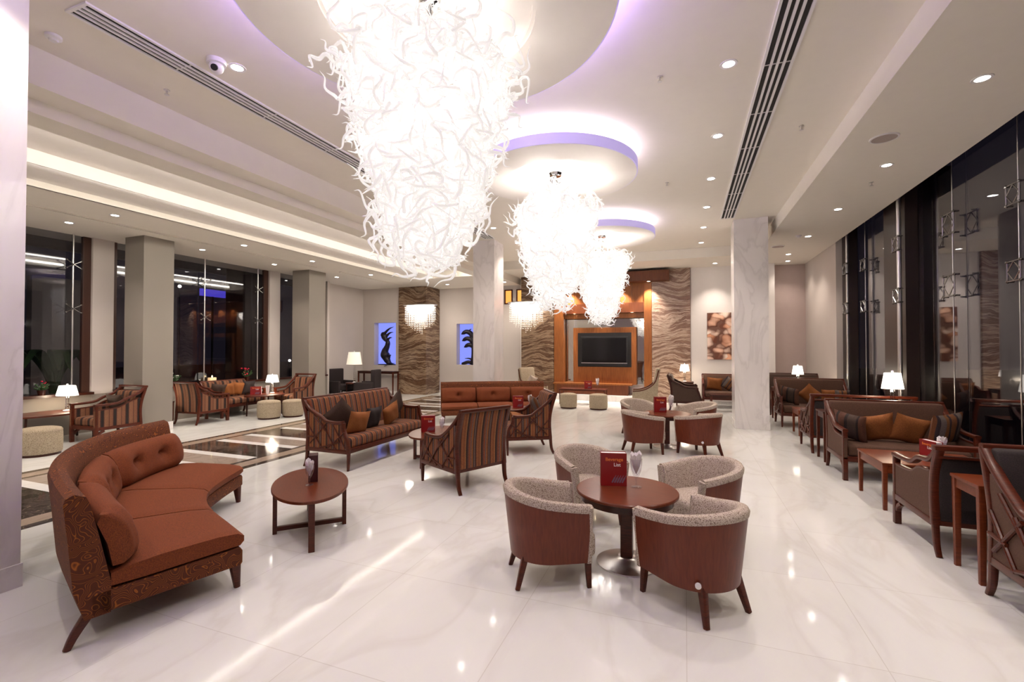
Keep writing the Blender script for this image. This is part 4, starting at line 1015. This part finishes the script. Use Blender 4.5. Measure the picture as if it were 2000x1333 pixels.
def goblet(label, loc, h=.24, r=.05):
    t = thing('napkin_goblet', label, 'glass', loc, 0, 'goblets holding white napkins')
    bm = BM(); s = h/.24
    lathe(bm, [(0, 0), (.038*s, .002), (.036*s, .006), (.008*s, .012), (.006*s, .05*s), (.010*s, .07*s), (.022*s, .085*s), (.036*s, .12*s), (.042*s, .17*s), (.043*s, .20*s), (.040*s, .20*s), (.039*s, .17*s), (.032*s, .12*s), (.01*s, .085*s), (0, .083*s)], 24)
    obj('goblet', bm, M['glass'], t, 60)
    bm = BM(); rnd = random.Random(int(loc[0]*100))
    for k in range(7):
        a = k*.9; u = Vector((math.cos(a), math.sin(a), 0)); q = Vector((-u.y, u.x, 0))
        b0 = Vector((0, 0, .095*s)); t0 = u*.035*s+Vector((0, 0, (.215+rnd.uniform(0, .04))*s))
        vs = [b0+q*.006, b0-q*.006, u*.022*s+Vector((0, 0, .15*s))-q*.016*s, t0-q*.024*s, t0+Vector((0, 0, .02*s)), t0+q*.024*s, u*.022*s+Vector((0, 0, .15*s))+q*.016*s]
        f = [bm.verts.new(v) for v in vs]; g = [bm.verts.new(v-u*.004) for v in vs]; bm.faces.new(f); bm.faces.new(list(reversed(g)))
        for i in range(len(f)): j = (i+1) % len(f); bm.faces.new((f[i], g[i], g[j], f[j]))
    obj('napkins', bm, M['paper'], t)
    return t
def table_lamp(label, loc, h=.56, sw=.16, mat='shade', light=9, group='lit table lamps'):
    t = thing('table_lamp', label, 'lamp', loc, 0, group); sh = h*.42
    bm = BM(); lathe(bm, [(0, 0), (.07, 0), (.075, .015), (.05, .03), (.02, .04), (0, .04)], 20); obj('glass_base', bm, M['crystal'], t, 50)
    bm = BM()
    for a in (0, 90, 180, 270): cyl(bm, (.03*math.cos(R(a)), .03*math.sin(R(a)), .03), (.03*math.cos(R(a)), .03*math.sin(R(a)), h-sh+.05), .005, seg=6)
    for z in (.09, .15): lathe(bm, [(.0, z), (.038, z), (.038, z+.015), (0, z+.015)], 12)
    obj('stem', bm, M['chrome'], t, 40)
    bm = BM(); lathe(bm, [(sw, h-sh), (sw*.74, h-.03), (sw*.74-.004, h-.03), (sw-.004, h-sh), (sw, h-sh)], 32, sy=.75); lathe(bm, [(0, h-.035), (sw*.74-.003, h-.035), (sw*.74-.003, h-.03), (0, h-.03)], 32, sy=.75)
    obj('lampshade', bm, M[mat], t, 40)
    bm = BM(); bmesh.ops.create_uvsphere(bm, u_segments=10, v_segments=8, radius=.022, matrix=Matrix.Translation((0, 0, h-.005))); obj('finial', bm, M['crystal'], t, 60)
    if light:
        l = bpy.data.lights.new('lamp_bulb', 'POINT'); l.energy = light; l.color = (1, .82, .6); l.shadow_soft_size = .05
        o = bpy.data.objects.new('lamp_bulb', l); C.objects.link(o); o.parent = t; o.location = (0, 0, h-sh-.03)
    return t

# ------------------------------------------------------------------ centre group
crescent('curved_sofa', 'rust orange curved three part sofa with tufted back cushions at the left front', 'sofa',
         [(-3.85, 1.88), (-4.42, 2.08), (-5.0, 2.32), (-5.60, 2.68), (-6.12, 3.12), (-6.48, 3.66), (-6.72, 4.27)],
         [(-3.55, 2.92), (-3.95, 3.08), (-4.35, 3.24), (-4.70, 3.42), (-5.02, 3.68), (-5.30, 4.08), (-5.56, 4.55)], [(0, .34), (.34, .66), (.66, 1)])
# long sofa farther back, gently curved, three cushions
import mathutils
def long_sofa():
    c = Vector((-5.15, 12.25)); a = R(29); ux = Vector((math.cos(a), math.sin(a))); uy = Vector((-math.sin(a), math.cos(a)))
    B = []; F = []
    for k in range(7):
        s = -1+2*k/6; x = 1.52*s
        B.append(tuple(c+ux*x+uy*(.45-.10*s*s))); F.append(tuple(c+ux*x*.98+uy*(-.47-.12*s*s)))
    return crescent('long_sofa', 'long rust orange sofa with three back cushions behind the striped armchairs', 'sofa', B, F, [(0, 1/3), (1/3, 2/3), (2/3, 1)], tufts=1)
long_sofa()
settee('striped_sofa', 'long striped sofa with lattice sides and five loose cushions in the middle left', 'sofa', (-5.66, 7.38, 0), 89, 'st_x', 'st_y', 'st_x', w=2.35, d=.96, hb=1.18, ha=.80, lattice=True, curved=True, raildback=False)
settee('striped_armchair', 'striped armchair with lattice sides seen from behind, nearest of the two', 'armchair', (-3.20, 6.38, 0), 243, 'st_x', 'st_y', 'st_x', w=.93, d=1.0, hb=1.18, ha=.74, lattice=True, curved=True, raildback=False, group='striped lattice armchairs')
settee('striped_armchair', 'striped armchair with lattice sides behind the nearest striped armchair, holding two cushions', 'armchair', (-3.02, 8.78, 0), 300, 'st_x', 'st_y', 'st_x', w=.90, d=.92, hb=1.18, ha=.74, lattice=True, curved=True, raildback=False, group='striped lattice armchairs')
# cushions of the striped sofa: sofa faces +x, long axis along y
g = 'loose cushions on the striped sofa'
cushion((-5.74, 6.63, .82), (R(18), R(45), R(60)), M['choco'], 'large dark brown cushion set on its corner at the near end of the striped sofa', .52, .52, .17, g)
cushion((-5.44, 6.72, .73), (R(14), R(6), R(78)), M['gold'], 'orange patterned cushion near the camera end of the striped sofa', .44, .42, .16, g)
cushion((-5.52, 7.22, .74), (R(14), R(0), R(92)), M['plum'], 'dark slate cushion in the middle of the striped sofa', .48, .42, .16, g)
cushion((-5.42, 7.66, .76), (R(16), R(-24), R(80)), M['gold'], 'tilted orange patterned cushion at the far side of the striped sofa', .42, .42, .16, g)
cushion((-5.62, 8.10, .84), (R(20), R(45), R(115)), M['choco'], 'large dark brown cushion set on its corner at the far end of the striped sofa', .54, .54, .17, g)
cushion((-2.83, 8.92, .86), (R(22), R(0), R(300)), M['pst'], 'striped cushion leaning in the farther striped armchair', .46, .48, .15)
cushion((-3.10, 8.76, .63), (R(65), R(8), R(300)), M['goldp'], 'plain orange cushion lying in the farther striped armchair', .42, .42, .14)
# tables
oval_table('dark oval wooden coffee table with crossed frame legs beside the curved sofa', (-3.99, 4.12, 0), R(-45), .71, .40, .52, 'oval coffee tables')
oval_table('oval wooden coffee table between the striped sofa and the striped armchair', (-4.30, 7.42, 0), R(100), .66, .42, .52, 'oval coffee tables')
oval_table('oval wooden coffee table in front of the long rust sofa', (-3.95, 11.1, 0), R(30), .70, .42, .52, 'oval coffee tables')
menu('dark maroon menu seen edge on, on the coffee table beside the curved sofa', (-4.03, 4.20, .52), -48, 'maroon', .17, .30, .10, False)
goblet('goblet with white napkins in front of the dark menu on the nearest coffee table', (-3.93, 4.04, .52), .27)
menu('red menu on the oval table behind the striped armchair', (-4.40, 7.36, .52), 35, 'red', .25, .30)
goblet('goblet with napkins beside the red menu behind the striped armchair', (-4.08, 7.30, .52), .26)
menu('small red menu in front of the long rust sofa', (-4.02, 11.15, .52), 25, 'red', .27, .30)
goblet('goblet of napkins beside the menu in front of the long rust sofa', (-3.72, 11.20, .52), .30)
# cafe sets
def cafe(cx, cy, chairs, lb, mlb, glb):
    cafe_table(lb, (cx, cy, 0)); menu(mlb, (cx-.14, cy+.10, .70), 14, 'red', .25, .32)
    goblet(glb, (cx+.08, cy+.09, .70), .33)
cafe(-.53, 4.53, 0, 'round wooden cafe table with chrome base nearest the camera', 'red menu reading Beverage List on the nearest cafe table', 'stemmed glass of white napkins on the nearest cafe table')
cafe(-.36, 10.10, 0, 'round wooden cafe table farther back among four tub chairs', 'red menu reading Beverage List on the farther cafe table', 'stemmed glass of white napkins on the farther cafe table')
G1 = 'tub chairs around the nearest cafe table'; G2 = 'tub chairs around the farther cafe table'
c0 = tub_chair('beige and wood tub chair at the left front of the nearest cafe table', (-1.17, 4.05, 0), 118, G1)
for lb, p, th, g in (('beige and wood tub chair at the right front of the nearest cafe table', (.06, 4.05, 0), 228, G1),
                     ('beige tub chair at the right rear of the nearest cafe table', (.17, 5.42, 0), 308, G1),
                     ('beige tub chair at the left rear of the nearest cafe table, behind the menu', (-1.10, 5.50, 0), 42, G1),
                     ('sand tub chair at the left front of the farther cafe table', (-.80, 9.42, 0), 118, G2),
                     ('sand tub chair at the right front of the farther cafe table', (.26, 9.60, 0), 230, G2),
                     ('sand tub chair at the right rear of the farther cafe table', (.26, 11.2, 0), 302, G2),
                     ('sand tub chair at the left rear of the farther cafe table', (-1.05, 11.2, 0), 35, G2)):
    dup(c0, p, R(th), lb, g)

# ------------------------------------------------------------------ right hand row along the window
XR = 3.11; GR = 'taupe settees along the right window'
settee('settee', 'taupe settee facing the camera with four cushions, beside the bright lamp', 'sofa', (XR, 8.98, 0), 0, 'brown', 'brown', 'brown', raildback=False, group=GR)
settee('settee', 'settee with lattice side turned away, behind the lamp on the right', 'sofa', (XR, 10.98, 0), 180, 'brown', 'brown', 'plum', lattice=True, curved=True, group=GR, latw=1.6, woodm='wood')
settee('settee', 'taupe lattice sided settee facing the camera, next to the marble column', 'sofa', (XR+.03, 14.10, 0), 0, 'brown', 'brown', 'brown', hb=1.22, w=1.66, lattice=True, curved=True, raildback=False, group=GR, latw=1.6)
settee('settee', 'taupe settee turned away with wooden top rail, right foreground', 'sofa', (XR, 6.22, 0), 180, 'brown', 'brown', 'plum', hb=1.10, ha=.80, group=GR)
settee('settee', 'dark wooden settee cut by the right edge of the picture', 'sofa', (XR+.04, 4.50, 0), 0, 'brown', 'brown', 'plum', hb=1.24, ha=.80, lattice=True, curved=True, raildback=False, group=GR, latw=1.6)
GC = 'consoles between the settee backs'
box_table('console_table', 'dark console table under the bright lamp between two settees', (XR, 9.97, 0), 1.6, .52, .90, 'wood_dk', GC)
box_table('console_table', 'orange brown console table in the right foreground between two settees', (XR, 5.38, 0), 1.5, .46, .86, 'wood_or', GC)
box_table('console_table', 'dark console table behind the lattice settee near the marble column', (XR, 15.15, 0), 1.5, .48, .92, 'wood_dk', GC)
GT = 'square side tables in the right row'
box_table('side_table', 'orange brown side table in front of the taupe settee in the right row', (2.92, 7.56, 0), 1.2, .92, .60, 'wood_or', GT, 0, .10)
box_table('side_table', 'orange brown side table between the two lattice sided settees', (2.95, 12.72, 0), 1.0, .70, .60, 'wood_or', GT, 0, .10)
table_lamp('bright lit table lamp on the console between the settees, right of the picture', (3.42, 9.97, .90), .74, .165, light=10)
table_lamp('small lit table lamp behind the far lattice settee by the mauve wall', (3.00, 15.15, .92), .65, .15, light=6)
menu('red menu on the side table in the right row', (2.95, 7.45, .60), -72, 'red', .25, .26)
goblet('goblet of napkins behind the red menu in the right row', (3.05, 7.42, .60), .30)
g = 'cushions on the settee beside the bright lamp'
cushion((2.50, 8.92, .78), (R(16), R(8), R(-50)), M['pstd'], 'dark striped cushion at the left arm of the settee beside the bright lamp', .52, .48, .17, g)
cushion((2.86, 8.98, .77), (R(16), R(-12), R(-8)), M['goldp'], 'left one of the two gold cushions on the settee beside the bright lamp', .50, .46, .17, g)
cushion((3.27, 8.94, .77), (R(16), R(14), R(8)), M['goldp'], 'right one of the two gold cushions on the settee beside the bright lamp', .50, .46, .17, g)
cushion((3.68, 8.86, .82), (R(16), R(-6), R(28)), M['pst'], 'orange and grey striped cushion at the right end of the settee beside the bright lamp', .54, .52, .17, g)
g = 'cushions on the lattice settee by the column'
cushion((2.58, 14.0, .80), (R(16), R(10), R(-40)), M['pstd'], 'dark striped cushion on the lattice settee next to the marble column', .52, .48, .17, g)
cushion((3.05, 14.08, .84), (R(16), R(42), R(0)), M['goldp'], 'gold cushion standing on its corner on the lattice settee next to the marble column', .42, .42, .15, g)
cushion((3.48, 14.1, .80), (R(16), R(0), R(5)), M['goldp'], 'small gold cushion at the right of the lattice settee next to the marble column', .36, .36, .14, g)
cushion((3.76, 14.08, .80), (R(16), R(0), R(10)), M['pst'], 'striped cushion at the right end of the lattice settee next to the marble column', .36, .36, .14, g)
# far right group behind the column
settee('settee', 'curved dark brown settee in profile before the pinkish stone panel', 'sofa', (0.02, 16.3, 0), 90, 'choco', 'choco', 'choco', w=1.3, d=.98, hb=1.18, ha=.80, curved=True, raildback=False, woodm='wood_dk')
settee('settee', 'brown settee against the white wall under the shell picture', 'sofa', (1.55, 17.5, 0), 0, 'brown', 'brown', 'brown', w=2.0, d=.95, hb=1.12, ha=.80, curved=True, raildback=False)
cushion((.95, 17.52, .80), (R(16), R(5), R(-6)), M['goldp'], 'gold cushion on the brown settee under the shell picture', .50, .46, .16)
cushion((1.42, 17.48, .80), (R(16), R(32), R(4)), M['pst'], 'striped cushion tilted on the brown settee under the shell picture', .48, .46, .16)
box_table('corner_table', 'small dark table holding the lamp before the pinkish stone panel', (-.02, 17.55, 0), .6, .5, .85, 'wood_dk')
table_lamp('small lit table lamp in front of the pinkish stone panel', (-.02, 17.55, .85), .64, .17, light=6)
box_table('side_table', 'dark little table at the foot of the brown settee by the marble column', (1.15, 16.35, 0), .8, .6, .55, 'wood_dk')
settee('settee', 'dark settee with rounded top behind the lamp by the mauve alcove', 'sofa', (3.15, 16.4, 0), 0, 'choco', 'choco', 'choco', w=1.5, hb=1.24, raildback=False, curved=True, woodm='wood_dk')
# beige wing chairs by the television
def wing(label, loc, th, h=1.38, g='beige high back chairs by the television', mir=1):
    t = thing('high_back_chair', label, 'armchair', loc, R(th), g)
    bm = BM(); softbox(bm, 0, -.05, .44, .62, .66, .20, .05, .03); obj('seat', bm, M['boucle2'], t, 60)
    def bend(p): k = max(0, (p.z-.5)/.9); p.y += .16*k; return p
    bm = BM(); softbox(bm, 0, .30, (.3+h)/2, .72, .13, h-.3, .04, 0, bend); obj('backrest', bm, M['boucle2'], t, 60)
    for s in (-1, 1):
        x = s*.36
        prof = cr([(0, .46, h-.06), (0, .36, h-.42), (0, .18, .76), (0, -.10, .64), (0, -.36, .62)], 5)
        poly = [(.42, .26)]+[(p.y, p.z) for p in prof]+[(-.38, .26)]
        bm = BM(); f0 = [bm.verts.new((x-.025, a, b)) for a, b in poly]; f1 = [bm.verts.new((x+.025, a, b)) for a, b in poly]
        bm.faces.new(f0); bm.faces.new(list(reversed(f1)))
        for i in range(len(poly)): j = (i+1) % len(poly); bm.faces.new((f0[i], f0[j], f1[j], f1[i]))
        obj('side_wing', bm, M['boucle2'], t)
        bm = BM(); sweep(bm, [(x, p.y, p.z) for p in prof], rsec(.06, .04, .012)); obj('armrest', bm, M['wood'], t, 40)
        for y in (-.33, .34):
            bm = BM(); sweep(bm, [(x*.92, y*1.08, 0), (x*.92, y, .3)], rsec(.05, .05, .01), (1, 0, 0), [.7, 1]); obj('leg', bm, M['wood'], t, 40)
    return t
wing('tall beige chair facing left beside the wooden television plinth', (-1.30, 16.1, 0), 275)
wing('beige chair with wooden frame left of the television wall, holding a pale cushion', (-5.35, 16.6, 0), 60, 1.30)
cushion((-5.42, 16.55, .80), (R(20), R(20), R(60)), M['boucle'], 'pale cushion in the beige chair left of the television wall', .42, .42, .14)
t = box_table('low_table', 'dark low table with thin frame legs before the television wall', (-3.5, 16.75, 0), 1.7, .62, .56, 'wood', None, 0, .03, .035)
menu('tiny red menu on the low table before the television', (-3.32, 16.75, .56), 10, 'red', .27, .28)
goblet('goblet of napkins on the low table before the television', (-2.98, 16.75, .56), .36)
pouf('round sand pouf left of the pair before the television wall', (-3.74, 15.45, 0), .29, .50)
pouf('round sand pouf right of the pair before the television wall', (-2.72, 15.45, 0), .30, .51)

# ------------------------------------------------------------------ left hand window seating
GL = 'wide striped seats by the left windows'
settee('armchair', 'wide striped armchair beside the first left window, behind the curved sofa', 'armchair', (-12.12, 6.50, 0), 2, 'wst_x', 'wst_y', 'wst_x', w=.86, d=.95, hb=1.18, ha=.82, group=GL)
settee('armchair', 'wide striped armchair with its back to the camera, right of the first grey pillar', 'armchair', (-12.50, 8.95, 0), 184, 'wst_x', 'wst_y', 'wst_x', w=.84, d=.95, hb=1.14, ha=.75, raildback=False, group=GL)
settee('armchair', 'wide striped armchair in front of the second grey pillar', 'armchair', (-11.95, 11.62, 0), 3, 'wst_x', 'wst_y', 'wst_x', w=.80, d=.92, hb=1.19, ha=.76, group=GL)
settee('window_sofa', 'striped sofa under the second left window with a row of cushions', 'sofa', (-13.0, 10.3, 0), 90, 'wst_x', 'wst_y', 'wst_x', w=1.5, d=.90, hb=1.05, ha=.75, raildback=False, group=GL)
g = 'cushions on the sofa under the second left window'
cushion((-13.05, 9.80, .78), (R(16), R(8), R(70)), M['choco'], 'brown cushion at the near end of the sofa under the left window', .42, .42, .14, g)
cushion((-13.02, 10.10, .78), (R(16), R(-8), R(80)), M['goldp'], 'first orange cushion on the sofa under the left window', .42, .42, .14, g)
cushion((-13.02, 10.42, .79), (R(16), R(6), R(90)), M['gold'], 'second orange cushion on the sofa under the left window, beside the dark one', .42, .42, .14, g)
cushion((-13.02, 10.80, .80), (R(16), R(0), R(95)), M['plum'], 'dark grey cushion at the far end of the sofa under the left window', .46, .44, .14, g)
cushion((-12.22, 6.72, .80), (R(16), R(0), R(5)), M['choco'], 'dark brown cushion in the armchair behind the curved sofa', .50, .40, .14)
def low_round(label, loc, a, b):
    t = thing('window_table', label, 'table', loc, 0)
    bm = BM(); lathe(bm, [(0, .595), (1, .595), (1, .625), (.99, .63), (0, .63)], 48, sx=a, sy=b); obj('tabletop', bm, M['wood'], t, 30)
    for sx in (-1, 1):
        for sy in (-1, 1):
            bm = BM(); cyl(bm, (sx*a*.62, sy*b*.62, 0), (sx*a*.6, sy*b*.6, .6), .022, seg=8); obj('leg', bm, M['wood_dk'], t, 40)
    return t
low_round('dark wooden table under the first left window, holding a lit lamp', (-13.0, 5.95, 0), .50, .95)
table_lamp('lit table lamp on the table at the first left window', (-13.05, 6.22, .63), .60, .24, light=8)
low_round('dark wooden table by the second left window with lamp, cup and menu', (-12.03, 10.55, 0), .46, .62)
table_lamp('lit table lamp on the table near the second grey pillar', (-12.12, 10.90, .63), .60, .22, light=8)
menu('red menu on the window table near the second grey pillar', (-12.24, 10.42, .63), 40, 'red', .30, .24)
bm = BM(); lathe(bm, [(0, 0), (.035, 0), (.055, .24), (.06, .26), (.05, .26), (.03, .01), (0, .01)], 20)
tag(obj('white_cup', bm, M['paper'], None, 50, None, (-12.02, 10.64, .63)), 'tall white paper cup between the red menu and the lamp by the left window', 'cup')
table_lamp('lit lamp partly hidden behind the first grey pillar', (-12.98, 8.05, .63), .60, .17, light=5)
box_table('side_table', 'little dark table half hidden behind the first grey pillar', (-12.98, 8.10, 0), .5, .5, .63, 'wood_dk')
pouf('large sand pouf at the far left, behind the curved sofa', (-11.62, 5.12, 0), .33, .52)
pouf('sand pouf by the left windows, nearer of the pair', (-11.35, 10.10, 0), .31, .52)
pouf('sand pouf by the left windows, farther of the pair', (-11.02, 10.66, 0), .29, .50)
pouf('sand pouf under the window table at the far left', (-12.0, 5.55-.0, 0), .25, .45) if False else None
# window sill things
t = thing('candle_block', 'cream candle burning on the left window sill', 'candle', (XL+.03, 10.0, .98))
bm = BM(); box(bm, -.06, .06, -.10, .10, 0, .16, .01); obj('wax', bm, M['wax'], t)
bm = BM(); lathe(bm, [(0, 0), (.012, .01), (.014, .03), (0, .07)], 8, (0, 0, .165)); obj('flame', bm, M['flame'], t, 60)
def flowers(label, loc, mat, n, s, seed):
    t = thing('flower_pot', label, 'flowers', loc); rnd = random.Random(seed)
    bm = BM(); lathe(bm, [(0, 0), (.06, 0), (.08, .12), (.07, .12), (.06, .1), (0, .1)], 14); obj('pot', bm, M['wood_dk'], t, 40)
    bm = BM()
    for k in range(14):
        a = rnd.uniform(0, 6.28); r = rnd.uniform(.05, .16)*s; cyl(bm, (0, 0, .1), (r*math.cos(a), r*math.sin(a), .12+rnd.uniform(.04, .2)*s), .006, .02, 5)
    obj('leaves', bm, M['leaf'], t, 40)
    bm = BM()
    for k in range(n):
        a = rnd.uniform(0, 6.28); r = rnd.uniform(.02, .17)*s
        bmesh.ops.create_icosphere(bm, subdivisions=1, radius=rnd.uniform(.02, .035)*s, matrix=Matrix.Translation((r*math.cos(a)*.8, r*math.sin(a), .18+rnd.uniform(0, .2)*s)) @ Matrix.Diagonal((1, 1, .6, 1)))
    obj('petals', bm, mat, t, 60)
flowers('small white flowers on the left window sill by the first pillar', (XL+.04, 8.9, .98), M['petal_w'], 12, 1.0, 2)
flowers('pink red flowers on the left window sill right of the candle', (XL+.04, 11.2, .98), M['petal_r'], 10, 1.1, 3)
flowers('pink flowers on the sill of the first left window', (XL+.04, 6.0, .98), M['petal_r'], 6, .8, 5)
# far left corner
def club(label, loc, th, g='dark club chairs in the far left corner'):
    t = thing('club_chair', label, 'armchair', loc, R(th), g)
    bm = BM(); softbox(bm, 0, -.05, .42, .62, .70, .22, .05, .03); obj('seat_cushion', bm, M['plum'], t, 60)
    bm = BM(); softbox(bm, 0, .33, .72, .74, .16, .92, .04); obj('backrest', bm, M['plum'], t, 60)
    for s in (-1, 1):
        bm = BM(); softbox(bm, s*.38, -.02, .44, .11, .80, .50, .03); obj('armrest', bm, M['plum'], t, 60)
        for y in (-.36, .36): bm = BM(); cyl(bm, (s*.36, y, 0), (s*.36, y, .22), .022, .03, 8); obj('leg', bm, M['wood_dk'], t, 40)
    return t
c1 = club('dark club chair at the left wall, half hidden by the second grey pillar', (-13.45, 15.5, 0), 80)
dup(c1, (-11.95, 15.35, 0), R(285), 'dark club chair in front of the small console in the far left corner')
low_round('dark little round table holding the tall unlit lamp, far left corner', (-12.72, 15.45, 0), .34, .34)
table_lamp('tall cream shaded lamp in the far left corner', (-12.72, 15.45, .63), 1.28, .34, 'shade_dim', 0, None)
box_table('console_table', 'dark wooden console standing under the twisting figure niche', (-12.85, 17.2, 0), 1.9, .45, 1.02, 'wood_dk', None, 0, .08, .06)
